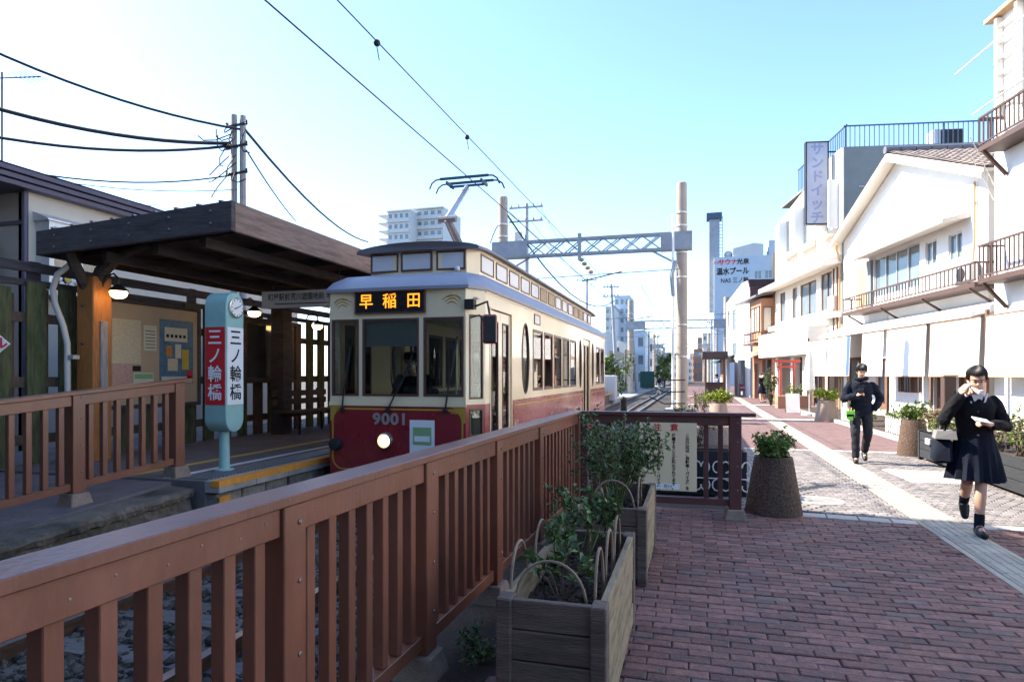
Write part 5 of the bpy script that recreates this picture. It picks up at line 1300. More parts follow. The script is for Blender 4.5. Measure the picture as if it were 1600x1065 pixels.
for k in range(12): MB(Tn_).box(.76, 1.1, 1.3, 1.4, 17.3 + k * .45, 17.36 + k * .45).build('ladder_rung', 'rail_blue', ch)
MB(Tn_).box(1.1, 1.17, 1.3, 1.4, 17, 23).build('ladder_side', 'rail_blue', ch)
MB(Tn_).ball((1.9, 2, 17.8), .55, 12, 8).build('water_ball', 'wall_palegrey', nh, smooth=True)

# ------------------------------------------------------------------ far buildings
def block(name, label, px0, px1, ytop, Y, depth, m, rows, cols, cat='building', group=None, wm='glass_sky', slabs=False, zb=-.5, wh=.5, ww=.55):
    a = at(px0, ytop, Y); b = at(px1, ytop, Y); H_ = a.z; L = b.x - a.x
    rt = thing(name, label, cat, ((a.x + b.x) / 2, Y + depth / 2, zb), 0, group); T = axes((a.x, Y, 0), (1, 0, 0), (0, 1, 0))
    z00 = max(zb, H_ - rows * 3.1); dz = (H_ - .4 - max(zb + .4, z00)) / rows; holes = []
    for r_ in range(rows):
        z = max(zb + .4, z00) + r_ * dz
        for c_ in range(cols):
            u = L * (c_ + .5) / cols; holes.append((u - L / cols * ww / 2, u + L / cols * ww / 2, z + dz * (.5 - wh / 2), z + dz * (.5 + wh / 2)))
    MB(T).wall(0, L, zb, H_, .3, holes).build('wall', m, rt)
    MB().box(b.x - .3, b.x, Y + .3, Y + depth, zb, H_).build('wall', m, rt); MB().box(a.x, a.x + .3, Y + .3, Y + depth, zb, H_).build('wall', m, rt)
    MB().box(a.x + .3, b.x - .3, Y + .3, Y + depth, H_ - .5, H_ - .2).build('roof', m, rt)
    for q in holes: MB(T).box(q[0], q[1], .15, .2, q[2], q[3]).build('window', wm, rt)
    if slabs:
        for r_ in range(rows + 1):
            z = max(zb + .4, z00) + r_ * dz; MB(T).box(-L * .04, L * 1.02, -L * .06, -.002, z - dz * .04, z + dz * .05).build('balcony_slab', m, rt)
            if r_ < rows: MB(T).box(0, L, -L * .055, -L * .045, z + dz * .05, z + dz * .33).build('balcony_front', m, rt)
    return rt
block('apartment_tower', 'distant grey high rise right behind the tram roof', 640, 692, 326, 165, 14, 'wall_palegrey', 17, 5, slabs=True)
tw = block('apartment_tower', 'distant pale high rise with open comb like balconies left of the pantograph', 606, 640, 329, 160, 14, 'wall_palegrey', 16, 4, slabs=True)
a = at(590, 336, 160); b = at(609, 336, 160)
for k in range(12): MB().box(a.x, b.x - .02, 160.5, 166, a.z - k * 2.15 - .22, a.z - k * 2.15).build('open_slab', 'wall_palegrey', tw)
block('apartment_tower', 'far grey apartment slab just left of the second gantry', 946, 960, 478, 150, 12, 'wall_palegrey', 9, 2, slabs=True)
block('apartment_tower', 'far blue grey tower with square windows behind the second gantry', 960, 984, 462, 160, 12, 'wall_blue', 9, 3)
block('apartment_building', 'low blue white block left of the far track', 980, 1008, 516, 88, 10, 'wall_blue', 3, 2)
block('apartment_building', 'grey old house among the poles along the far track', 1009, 1020, 528, 105, 8, 'wall_palegrey', 3, 2)
block('apartment_building', 'pale house with pitched top along the far track', 1020, 1032, 545, 120, 8, 'stucco_cream', 2, 2)
block('apartment_building', 'wide pale building closing the end of the tracks', 1036, 1068, 552, 230, 20, 'wall_blue', 3, 6)
block('apartment_building', 'far red and white building right of the concrete pole', 1084, 1101, 545, 170, 12, 'wall_orange', 3, 3)
block('apartment_building', 'tall narrow beige building beyond the small shelter', 1098, 1112, 520, 190, 12, 'stucco_cream', 6, 2)
block('apartment_building', 'brown slim building beyond the small shelter', 1090, 1099, 527, 210, 12, 'wall_orange', 6, 2)
block('apartment_building', 'grey house beyond the shops at the street end', 1112, 1140, 540, 140, 12, 'wall_palegrey', 3, 3)
block('apartment_building', 'brown grey house directly behind the rear end of the tram', 900, 948, 520, 60, 8, 'wall_palegrey', 3, 4)
block('apartment_building', 'low dark house left behind the tram rear', 930, 962, 548, 62, 8, 'house_beige', 2, 3)
for i_, (a_, b_, t_, Y_, m_, r_, c_) in enumerate(((948, 958, 540, 70, 'house_beige', 3, 2), (959, 968, 532, 74, 'stucco_cream', 3, 2), (969, 979, 546, 80, 'wood_tan', 3, 2), (1000, 1007, 536, 112, 'shingle_brown', 4, 2),
        (1014, 1021, 553, 135, 'house_beige', 2, 2), (1022, 1029, 560, 150, 'wall_orange', 2, 2), (1071, 1080, 560, 150, 'wall_palegrey', 3, 2), (1078, 1086, 552, 180, 'stucco_cream', 4, 2), (1106, 1113, 560, 120, 'wall_orange', 2, 2), (1117, 1124, 548, 130, 'house_beige', 4, 2))):
    block('small_building', '%s narrow building in the far row, %s from the left' % (('beige', 'cream', 'tan', 'dark brown', 'beige low', 'orange', 'grey', 'pale', 'orange low', 'beige tall')[i_], ('first', 'second', 'third', 'fourth', 'fifth', 'sixth', 'seventh', 'eighth', 'ninth', 'tenth')[i_]), a_, b_, t_, Y_, 8, m_, r_, c_, group='small buildings along the far tracks')
# hoarding, cabinet and low things beside the far track
hd_ = thing('white_hoarding', 'white panel hoarding with black marks beside the far track', 'fence', tuple(at(962, 600, 38)))
for k in range(7):
    MB().box(-6.1 + .02, -6.06, 33 + k * 2.2, 35.15 + k * 2.2, -.4, 1.45).build('panel', 'stucco_white' if k % 2 else 'wall_blue', hd_)
cbx = thing('relay_cabinet', 'pale green grey relay cabinet beside the far track', 'cabinet', (-5.1, 39.5, -.4)); MB().box(-5.6, -4.6, 39, 40, -.1, 1.45).build('casing', 'wall_palegrey', cbx, bevel=.03); MB().box(-5.45, -4.75, 39.2, 39.8, -.4, -.1).build('plinth', 'concrete', cbx); MB().box(-5.5, -5.12, 38.98, 38.999, 0, 1.35).build('door', 'alu', cbx)
gb = thing('relay_cabinet', 'dark green cabinet farther along the far track', 'cabinet', (-5.6, 80, -.4)); MB().box(-6.4, -4.7, 80, 81, -.1, 1.9).build('casing', 'awning_green', gb, bevel=.03); MB().box(-6.2, -4.9, 80.2, 80.8, -.4, -.1).build('plinth', 'concrete', gb)
MB().box(-9, -4.9, 28, 140, -.5, -.28).build('track_verge', 'concrete', kind='structure')
sp = thing('signal_post', 'short black signal post beside the switch in the tracks', 'signal', (-2.9, 27, -.3)); MB().box(-3.0, -2.72, 27, 27.2, -.35, .55).build('casing', 'black_metal', sp, bevel=.04); MB().ball((-2.86, 26.98, .5), .1, 10, 6).build('lens', 'rubber', sp)
mat('leaf_far', (.12, .17, .05), .6, var=.35, scale=2, rnd=.4)
def tree(label, base, h, r, n=2600, size=.35):
    rt = thing('tree', label, 'tree', base); T = TR(base); tr = MB(T); tr.tube([(0, 0, 0), (.1, .05, h * .35), (.05, .1, h * .7), (0, 0, h * .92)], [.16, .12, .08, .03], 7)
    for k in range(9):
        a = random.uniform(0, 6.28); z = h * random.uniform(.3, .8); tr.tube([(.08, .05, z), (r * .5 * math.cos(a), r * .5 * math.sin(a), z + h * .1), (r * .9 * math.cos(a), r * .9 * math.sin(a), z + h * .16)], [.06, .04, .015], 5)
    tr.build('trunk', 'stem_brown', rt, fix=False); lf = MB(T)
    cl = [(Vector((random.gauss(0, r * .45), random.gauss(0, r * .45), h * random.uniform(.25, 1.0))), random.uniform(.25, .5) * r) for _ in range(34)]
    for k in range(n):
        c, q = random.choice(cl); leaf(lf, c + rv() * q * random.random() ** .4, rv(), size * random.uniform(.6, 1.2), size * .55, random.uniform(-1, 1))
    lf.build('crown', 'leaf_far', rt, fix=False, kind='stuff')
random.seed(31)
t_ = at(1038, 590, 95); tree('narrow green tree overgrowing the left side of the far track', (t_.x, 95, -.4), 4.6, 1.3)
t_ = at(951, 590, 50); tree('low dark tree just behind the tram rear', (t_.x, 50, -.4), 3.2, 1.2, 1400)

# ------------------------------------------------------------------ gantries, poles, cross wires
def gantry(label, xl, xr, y, zb, zt, ptop, r0, r1, plate=1.0, group='catenary gantries over the tracks', fine=True, poles=(True, True)):
    rt = thing('catenary_gantry', label, 'gantry', ((xl + xr) / 2, y, -.4), 0, group)
    for x, ok in zip((xl, xr), poles):
        if ok:
            p = MB().lathe([(r0, -.4), (r0 * .98, 2), (r1, ptop - .02), (r1 * .9, ptop)], (x, y, 0), 20).build('pole', 'pole_concrete', rt, smooth=True)
            for z in (zb - .15, zb - 1.0, zt + .25, zt + .7, 3.2, 2.1): MB().lathe([(r0 * 1.03, z), (r0 * 1.03, z + .05)], (x, y, 0), 20).build('band', 'alu', p)
    d = -1
    yb = y - r0 - .06
    for z in (zb, zt):
        for yy in (yb, yb + .3): MB().bar((xl - .35, yy, z), (xr + .35, yy, z), .06, .08).build('chord', 'steel_blue', rt)
    for x0, x1 in ((xl - .35, xl + plate), (xr - plate + .3, xr + .35)):
        MB().box(x0, x1, yb - .045, yb - .032, zb - .02, zt + .02).build('end_plate', 'steel_blue', rt)
        s = 1 if x0 < (xl + xr) / 2 else -1
        MB().hexa([(x0, yb - .03, zb - .45 if False else zb - .06), (x1, yb - .03, zb - .06), (x1, yb + .3, zb - .06), (x0, yb + .3, zb - .06), (x0, yb - .03, zb - .04), (x1, yb - .03, zb - .04), (x1, yb + .3, zb - .04), (x0, yb + .3, zb - .04)]).build('gusset', 'steel_blue', rt)
    MB().bar((xl + .25, yb + .1, zb - .5), (xl + plate + .1, yb + .1, zb - .04), .06, .06).build('knee_brace', 'steel_blue', rt)
    MB().bar((xr - .2, yb + .1, zb - .5), (xr - plate, yb + .1, zb - .04), .06, .06).build('knee_brace', 'steel_blue', rt)
    u = xl + plate; n = max(4, int((xr - plate - u) / .62)); st_ = (xr - plate + .3 - u) / n
    for k in range(n):
        a, b = u + k * st_, u + (k + 1) * st_
        MB().bar((a, yb, zb), (b, yb, zt), .025, .045).build('lattice_bar', 'steel_blue', rt); MB().bar((a, yb + .03, zt), (b, yb + .03, zb), .025, .045).build('lattice_bar', 'steel_blue', rt)
        if fine: MB().bar((a, yb + .3, zb), (b, yb + .3, zt), .025, .045).build('lattice_bar', 'steel_blue', rt)
    return rt
g1 = gantry('nearest lattice catenary gantry behind the tram with concrete poles', -6.9, -.42, 23, 5.85, 6.38, 8.15, .2, .175)
for i in range(4): MB().lathe([(.03, -.07), (.1, -.03), (.1, .03), (.03, .07)], (-3.9 + i * .13, 22.8 - i * .12, 5.62 - i * .17), 12).build('insulator', 'insulator', g1, smooth=True)
MB().bar((-3.95, 22.7, 5.6), (-3.95, 22.7, 6.55), .12, .1).build('hanger', 'steel_blue', g1)
MB().tube([(-.70, 22.7, .3), (-.70, 22.72, 7.0)], .05, 8).build('conduit', 'sign_white', g1, smooth=True)
MB().tube([(-.62, 22.7, 5.4), (-.75, 22.6, 4.9), (-.7, 22.65, 4.2)], .07, 8).build('cable_end', 'steel_blue', g1, smooth=True)
for z in (.5, .9, 1.3): MB().tube([(-1.5, 22.5, z + .25), (-1.0, 22.6, z), (-.3, 22.6, z + .02)], .02, 6).build('loose_cable', 'cable', g1)
MB().box(-1.0, .1, 22.55, 23.5, -.4, .32).build('footing', 'concrete', g1, bevel=.03)
g2 = gantry('second farther catenary gantry crossing behind the tall concrete pole', -5.7, 2.75, 60, 5.7, 6.4, 8.4, .26, .23, 1.4, fine=False)
MB().tube([(-1.9, 59.7, 5.7), (-1.55, 59.7, 4.9), (-1.2, 59.7, 5.7)], .04, 6).build('hanger', 'steel_blue', g2)
g3 = gantry('third faint gantry far down the tracks', -6.2, 2.2, 105, 5.7, 6.3, 8, .26, .23, 1.4, fine=False)
g4 = gantry('fourth small gantry farthest down the tracks', -6.4, 2.0, 145, 5.7, 6.3, 7.5, .26, .23, 1.4, fine=False)
for y, n in ((22.6, 'nearest'), (40, 'middle'), (59.6, 'second'), (82, 'farther'), (104.6, 'third')):
    wire('span_wire', 'thin span wire across the tracks under the %s gantry or pole row' % n, [(-6.9, y, 4.95), (-.5 if y < 30 else 2.4, y, 5.1)], .014)
    wire('bracket_arm', 'steady arm holding the contact wire near the %s span' % n, [(TX - .2, y, 4.82), (TX + 1.2, y, 5.1)], .022, 'arm')
def upole(label, px, ytop, Y, arms=2, w=1.6, lean=0., trafo=False):
    p = at(px, ytop, Y); rt = thing('utility_pole', label, 'pole', (p.x, Y, -.4), 0, 'utility poles along the tracks')
    MB().tube([(p.x + lean, Y, -.4), (p.x, Y, p.z)], [.16, .10], 10).build('shaft', 'pole_wood' if arms == 0 else 'steel_blue', rt, smooth=True)
    for k in range(arms):
        z = p.z - .25 - k * .75
        MB().bar((p.x - w / 2, Y - .15, z), (p.x + w / 2, Y - .15, z), .08, .08).build('crossarm', 'steel_blue', rt)
        for j in range(5): MB().lathe([(.03, 0), (.06, .04), (.03, .1), (.05, .14)], (p.x - w / 2 + .1 + j * (w - .2) / 4, Y - .15, z + .04), 8).build('insulator', 'insulator', rt)
    if trafo: MB().lathe([(.26, -.9), (.28, -.8), (.28, .0), (.1, .06)], (p.x - .5, Y - .1, p.z - 1.6), 14).build('transformer', 'wall_palegrey', rt, smooth=True)
    return rt
upole('utility pole with crossarm and transformer behind the left gantry pole', 823, 318, 34, 2, 1.9, trafo=True)
upole('slim utility pole with forked top above the tram rear', 917, 434, 62, 1, 2.0)
upole('leaning utility pole with insulators near the white hoarding', 955, 444, 52, 2, 1.3, lean=.5)
upole('dark wooden pole left of the second gantry', 986, 490, 66, 0, 1, lean=.6)
upole('thin pole beyond the second gantry on the left', 1014, 516, 90, 1, 1.4)
upole('thin pole in front of the green trackside tree', 1028, 524, 105, 1, 1.4)
upole('faint pole farthest along the left side', 1036, 535, 125, 1, 1.4)
upole('tall thin pole behind the second gantry on the right', 1112, 500, 75, 1, 1.2)
upole('short pole beside the small platform shelter', 1120, 505, 66, 0, 1)
wire('cable', 'thick black cable sagging from the left gantry pole behind the tram', [at(792, 335, 23), at(960, 470, 52)], .035, 'cable', 'cable', sag=1.6)
wire('cable', 'thin line running from the gantry pole toward the forked pole', [at(795, 330, 23), at(920, 440, 62)], .012, 'cable', 'cable', sag=.2)
wire('cable', 'thin line falling from the upper crossarm beyond the gantry', [at(845, 326, 34), at(915, 440, 62)], .012, 'cable', 'cable', sag=.1)
wire('cable', 'hanging cable left of the left gantry pole', [at(785, 345, 23), at(766, 380, 23)], .02, 'cable', 'cable', sag=-.15)

# ------------------------------------------------------------------ small platform shelter up the street
s2 = thing('tram_shelter', 'small dark roofed wooden shelter on the far platform', 'shelter', (1.2, 46, 0))
MB().box(.5, 2.15, 44.6, 50, 2.62, 3.05).build('roof', 'shelter_wood', s2, bevel=.03)
MB().box(1.85, 2.0, 44.9, 50, 0, 2.6).build('side_wall', 'wood_brown', s2)
MB().box(.75, 1.84, 44.85, 44.97, 0, .95).build('front_panel', 'rail_brown', s2); MB().box(.7, 1.84, 44.8, 45.02, .951, 1.0).build('cap_rail', 'wood_brown', s2)
for x in (.75,): MB().box(x, x + .1, 49, 49.1, 0, 2.62).build('post', 'wood_brown', s2)
MB().box(1.3, 1.84, 45.5, 48.5, .42, .48).build('bench_seat', 'wood_tan', s2)

# ------------------------------------------------------------------ things on the promenade
def dark_box(label, x0, x1, y0, y1, h):
    rt = thing('black_planter', label, 'planter', ((x0 + x1) / 2, (y0 + y1) / 2, 0)); 
    for k in range(3):
        za, zb = .05 + k * (h - .05) / 3, .05 + (k + 1) * (h - .05) / 3 - .008
        MB().box(x0, x0 + .03, y0 + .07, y1 - .07, za, zb).build('board', 'black_wood', rt, bevel=.003); MB().box(x1 - .03, x1, y0 + .07, y1 - .07, za, zb).build('board', 'black_wood', rt, bevel=.003)
        MB().box(x0 + .07, x1 - .07, y0, y0 + .03, za, zb).build('board', 'black_wood', rt, bevel=.003); MB().box(x0 + .07, x1 - .07, y1 - .03, y1, za, zb).build('board', 'black_wood', rt, bevel=.003)
    for a in (x0 - .01, x1 - .07):
        for b in (y0 - .01, y1 - .07): MB().box(a, a + .08, b, b + .08, 0, h + .01).build('corner_post', 'black_wood', rt)
    MB().box(x0 + .031, x1 - .031, y0 + .031, y1 - .031, .05, h - .06).build('soil', 'soil', rt); return rt
mat('black_wood', (.022, .024, .028), .75, var=.35, scale=5, stretch=(1, 1, 8), bump=.3)
BX = 3.78; random.seed(41)
for i, (y0, y1) in enumerate(((10.95, 12.95), (8.8, 10.8), (6.6, 8.65))):
    nm = ('farthest', 'middle', 'nearest')[i]
    dark_box('black wooden planter on the right, %s of the row' % nm, BX + .03 * (2 - i), BX + .55 + .03 * (2 - i), y0, y1, .5)
    for k in range(3):
        lm = ('leaf_dry', 'leaf_mid', 'leaf_dry')[k]
        shrub('bed_plant', 'flowering plant in the %s black planter, %s of three' % (nm, ('near one', 'middle one', 'far one')[k]), (BX + .3, y0 + .35 + k * .62, .44), .38, .55, 420, lm, 'stem_brown', .055, stems=16, low=.15, flowers=('petal_white', .08))
MB().box(BX - .004, BX + .026, 12.2, 12.4, .33, .42).build('planter_tag', 'sign_white', label='small white tag on the front of the farthest black planter', cat='tag')
for i, (x, y, r_, h_, lm) in enumerate(((4.9, 14.6, .45, .75, 'leaf_mid'), (5.2, 15.8, .5, .7, 'leaf_lime'), (5.0, 17.0, .5, .75, 'leaf_dry'), (5.1, 18.4, .45, .65, 'leaf_mid'), (4.75, 20.3, .4, .7, 'leaf_lime'), (5.6, 13.2, .5, .9, 'leaf_mid'), (5.4, 11.6, .5, .85, 'leaf_lime'), (5.3, 9.9, .5, .9, 'leaf_mid'))):
    shrub('bed_plant', 'bushy %s plant in the bed by the kerb, number %s from the shops' % (('green', 'yellow', 'dry brown')[('leaf_mid', 'leaf_lime', 'leaf_dry').index(lm)], ('sixth', 'fifth', 'fourth', 'third', 'second', 'seventh', 'eighth', 'ninth')[i]), (x, y, .04), r_, h_, 520, lm, 'stem_brown', .07, stems=14, low=.15, flowers=('petal_white', .06))
def picket_run(label, y0, y1):
    rt = thing('picket_fence', label, 'fence', (KX(y0) + .12, (y0 + y1) / 2, .1)); y = y0
    while y < y1:
        x = KX(y) + .12
        MB().prism([(y, .1), (y + .05, .1), (y + .05, .42), (y + .025, .5), (y, .42)], 'x', x, x + .015).build('picket', 'white_paint', rt); y += .13
        MB().lathe([(.04, x - .002), (.04, x + .012)], (0, y - .105, .36), 8, 'x').build('picket_disc', 'white_paint', rt)
    for z in (.18, .33): MB().bar((KX(y0) + .14, y0, z), (KX(y1) + .14, y1, z), .012, .025).build('rail', 'white_paint', rt)
picket_run('low white ornamental picket fence by the bed behind the man', 13.9, 17.8); picket_run('low white picket fence piece beside the lime plant at the shops', 20.6, 22.0)
bp_ = thing('wooden_post', 'reddish brown square post standing in the planting bed', 'post', (4.75, 14.3, .05)); MB().box(4.65, 4.86, 14.2, 14.4, .05, 1.46).build('shaft', 'rail_brown', bp_, bevel=.01); MB().box(4.63, 4.88, 14.18, 14.42, 1.461, 1.5).build('cap', 'wood_tan', bp_)
# dark box with white scroll ironwork behind the railing end
sb_ = thing('scroll_planter', 'black planter with white scroll ironwork behind the railing end', 'planter', (.3, 8.35, 0))
MB().box(-.5, .62, 8.3, 8.9, .0, .56).build('box', 'black_wood', sb_, bevel=.01); MB().box(-.45, .57, 8.35, 8.85, .561, .58).build('soil', 'soil', sb_)
for k in range(5):
    cx = -.4 + k * .24; m = MB()
    for sg in (-1, 1):
        pts = [(cx + sg * (.05 + .05 * math.cos(R(a))), 8.285, .30 + sg * 0 + .07 * math.sin(R(a)) + .06) for a in range(-90, 181, 30)]; m.tube(pts, .009, 5)
        pts = [(cx + sg * (.05 + .055 * math.cos(R(a))), 8.285, .14 + .07 * math.sin(R(a))) for a in range(-180, 91, 30)]; m.tube(pts, .009, 5)
    m.tube([(cx - .12, 8.285, .22), (cx + .12, 8.285, .22)], .008, 5); m.build('scroll', 'white_paint', sb_, fix=False)
shrub('dry_plant', 'dry brown plant in the black scroll planter behind the railing', (.05, 8.6, .56), .42, .55, 500, 'leaf_dry', 'stem_brown', .05, stems=22, low=.2)
random.seed(52)
for i, (x, y, lm) in enumerate(((-.35, 12.5, 'leaf_dry'), (-.3, 15, 'leaf_dry'), (-.2, 18.2, 'leaf_mid'), (.35, 24.5, 'leaf_mid'), (.1, 27.5, 'leaf_dry'), (.5, 31, 'leaf_mid'))):
    shrub('trackside_plant', '%s shrub beside the tracks, %s from the railing end' % ('dry brown' if lm == 'leaf_dry' else 'green', ('first', 'second', 'third', 'fourth', 'fifth', 'sixth')[i]), (x, y, 0), .42, .8 if y < 20 else 1.0, 200, lm, 'stem_brown', .07, stems=22, low=.2)
tg = thing('torii_gate', 'small red torii gate on a brick base in front of the shop', 'torii', (4.0, 31, .6))
for x in (3.72, 4.28): MB().tube([(x, 31, .55), (x, 31, 2.05)], .05, 10).build('pillar', 'torii_red', tg, smooth=True)
MB().bar((3.45, 31, 2.1), (4.55, 31, 2.1), .12, .1).build('top_beam', 'torii_red', tg); MB().bar((3.58, 31, 1.85), (4.42, 31, 1.85), .07, .08).build('tie_beam', 'torii_red', tg)
bs_ = thing('brick_base', 'low brick flower bed base under the torii gate', 'wall', (4.6, 30.9, 0)); MB().box(3.55, 4.9, 30.4, 31.5, 0, .56).build('bricks', 'wall_orange', bs_)
shrub('conifer', 'dark green clipped shrub left of the torii gate', (3.6, 33.5, 0), .36, 1.75, 1100, 'leaf_dark', 'stem_brown', .09, stems=26, low=.05, shape=.3)
shrub('shop_plant', 'mixed green plants around the torii base', (4.2, 30.75, .5), .5, .55, 500, 'leaf_mid', 'stem_brown', .08, stems=16, low=.1)
pz_ = thing('closed_parasol', 'closed white parasol on a stand in front of the shops', 'parasol', (4.05, 25.5, 0)); MB().tube([(4.05, 25.5, .1), (4.05, 25.5, 2.3)], .025, 8).build('pole', 'alu', pz_); MB().lathe([(.06, 2.35), (.12, 2.1), (.17, 1.5), (.2, .95), (.05, .9)], (4.05, 25.5, 0), 12).build('canopy', 'canvas_white', pz_, smooth=True); MB().lathe([(.3, 0), (.28, .08), (.05, .1)], (4.05, 25.5, 0), 16).build('base', 'concrete', pz_)
af = thing('sandwich_board', 'small wooden sandwich board beside the parasol', 'sign', (3.75, 27.5, 0))
for s in (-1, 1): MB().hexa([(3.5, 27.5 + s * .22, 0), (4.0, 27.5 + s * .22, 0), (4.0, 27.5 + s * .2, 0), (3.5, 27.5 + s * .2, 0), (3.5, 27.5 + s * .03, .75), (4, 27.5 + s * .03, .75), (4, 27.5 + s * .01, .75), (3.5, 27.5 + s * .01, .75)]).build('panel', 'canvas_white' if s < 0 else 'wood_tan', af)
for k in range(3):
    x = 3.0 + k * .62; bb = thing('barrier', 'pink and white work barrier, %s of three near the green awning' % ('left', 'middle', 'right')[k], 'barrier', (x, 47, 0))
    MB().box(x, x + .55, 47, 47.06, .35, .85).build('panel', 'barrier_pink', bb); MB().box(x + .03, x + .52, 46.99, 46.999, .55, .65).build('white_band', 'white_paint', bb)
    for xx in (x + .03, x + .47): MB().box(xx, xx + .05, 46.85, 47.2, 0, .349).build('leg', 'barrier_pink', bb)

# ------------------------------------------------------------------ the rest of the street, outside the picture on this side
def plainhouse(label, x0, x1, y0, y1, h, m):
    rt = thing('street_building', label, 'building', ((x0 + x1) / 2, (y0 + y1) / 2, -.5)); T = axes((x1, y1, 0), (-1, 0, 0), (0, -1, 0)); L = x1 - x0
    hs = [(L * (i + .2) / 4, L * (i + .75) / 4, z, z + 1.4) for i in range(4) for z in [1.0 + 3 * k for k in range(int(h / 3))]]
    MB(T).wall(0, L, -.5, h, .3, hs).build('wall', m, rt)
    for q in hs: MB(T).box(q[0], q[1], .15, .2, q[2], q[3]).build('window', 'window_dark', rt)
    MB().box(x0, x0 + .3, y0, y1 - .3, -.5, h).build('wall', m, rt); MB().box(x1 - .3, x1, y0, y1 - .3, -.5, h).build('wall', m, rt); MB().box(x0 - .2, x1 + .2, y0, y1 + .3, h, h + .25).build('roof', 'shingle_brown', rt)
plainhouse('dark brown shop house behind the viewer across the end of the tracks', -9, 1, -16, -7, 10, 'house_beige')
plainhouse('grey brown shop house behind the viewer at the end of the promenade', 1.4, 12, -17, -8, 9, 'house_beige')
plainhouse('dark shop house behind the viewer on the left of the track end', -22, -9.4, -18, -9.5, 10, 'house_beige')
tree('street tree behind the viewer beside the track end', (-2.0, -5.2, -.4), 6.5, 2.4, 3000, .3)

for i_, (x_, z_, y0_, y1_) in enumerate(((-8.6, 9.9, 34, 62), (-9.6, 9.6, 34, 62), (-8.9, 8.9, 62, 105), (-7.2, 8.2, 52, 105), (-6.6, 7.4, 52, 125), (2.6, 7.8, 60, 105), (2.4, 7.2, 60, 145), (-5.6, 6.9, 60, 145))):
    wire('feeder_wire', 'thin feeder wire strung between poles along the tracks, %s of eight' % ('first', 'second', 'third', 'fourth', 'fifth', 'sixth', 'seventh', 'eighth')[i_], [(x_, y0_, z_), (x_ + .5, y1_, z_ - .4)], .013, sag=.7, group='feeder wires along the tracks')
# ------------------------------------------------------------------ people
mat('skin', (.52, .31, .22), .55, var=.06, scale=12)
mat('hair_black', (.014, .012, .012), .45, var=.3, scale=30, stretch=(6, 6, 1))
mat('cloth_navy', (.010, .013, .024), .9, spec=.15, var=.2, scale=10, bump=.15)
mat('cloth_black', (.011, .011, .013), .9, spec=.15, var=.2, scale=10, bump=.15)
mat('cloth_jeans', (.012, .014, .022), .85, var=.25, scale=10)
mat('shoe_black', (.012, .012, .013), .4, var=.2)
mat('cloth_blue', (.10, .17, .32), .8, var=.15)
mat('cloth_white', (.7, .7, .7), .8, var=.05)
mat('cloth_grey', (.20, .195, .19), .85, var=.1)
mat('lime_bag', (.25, .75, .08), .5, var=.05)
mat('strap_yellow', (.65, .45, .05), .5)
mat('lip', (.40, .13, .11), .5)
mat('eye_dark', (.02, .015, .012), .2)

def fuse(mb, voxel=.008, smooth=4):
    """one continuous skin over the overlapping limbs"""
    me = bpy.data.meshes.new('tmp'); me.from_pydata([tuple(v) for v in mb.v], [], mb.f)
    o = bpy.data.objects.new('tmp', me); COL.objects.link(o)
    bm = bmesh.new(); bm.from_mesh(me); bmesh.ops.recalc_face_normals(bm, faces=bm.faces); bm.to_mesh(me); bm.free()
    r = o.modifiers.new('r', 'REMESH'); r.mode = 'VOXEL'; r.voxel_size = voxel
    if smooth: s = o.modifiers.new('s', 'SMOOTH'); s.iterations = smooth; s.factor = .5
    bpy.context.view_layer.update(); dg = bpy.context.evaluated_depsgraph_get()
    m2 = bpy.data.meshes.new_from_object(o.evaluated_get(dg)); out = MB()
    for v in m2.vertices: out.v.append(v.co.copy())
    for p in m2.polygons: out.F(*p.vertices)
    bpy.data.objects.remove(o); bpy.data.meshes.remove(me); bpy.data.meshes.remove(m2); return out
def ering(mb, rings, n=18):                # loft of elliptical rings (centre, rx, ry)
    R_ = []
    for c, rx, ry in rings: R_.append([mb.V(c[0] + rx * math.cos(2 * math.pi * j / n), c[1] + ry * math.sin(2 * math.pi * j / n), c[2]) for j in range(n)])
    for A, B in zip(R_, R_[1:]):
        for j in range(n): q = (j + 1) % n; mb.F(A[j], A[q], B[q], B[j])
    mb.F(*R_[0][::-1]); mb.F(*R_[-1])
def limb(mb, pts, rs):
    mb.tube(pts, rs, 12)
    for p, r in list(zip(pts, rs)): mb.ball(p, r * .99, 12, 8)
def hand(mb, w, d, up, curl=.5, side=1, L=.17):
    """palm and five fingers from wrist w along d; up = back of the hand"""
    d = Vector(d).normalized(); up = Vector(up); up = (up - d * up.dot(d)).normalized(); s = d.cross(up) * side
    w = Vector(w); pm = w + d * .05
    for k in range(4): q = w + d * .02 + s * (-.024 + k * .016); mb.tube([q, q + d * .065], [.014, .013], 8)
    mb.ball(pm, .026, 10, 6)
    for k, (l, o) in enumerate(((.062, -.027), (.07, -.009), (.066, .009), (.052, .026))):
        a = w + d * .085 + s * o; b = a + (d * math.cos(curl) - up * math.sin(curl)) * l * .5; c = b + (d * math.cos(curl * 2.4) - up * math.sin(curl * 2.4)) * l * .5
        mb.tube([a - d * .015, a, b, c], [.0105, .0105, .0095, .008], 8); mb.ball(c, .008, 8, 6)
    t0 = w + d * .025 - s * .03; t1 = t0 + d * .03 - s * .018 - up * .01; t2 = t1 + d * .028 - up * .012
    mb.tube([t0, t1, t2], [.013, .011, .009], 8); mb.ball(t2, .009, 8, 6)
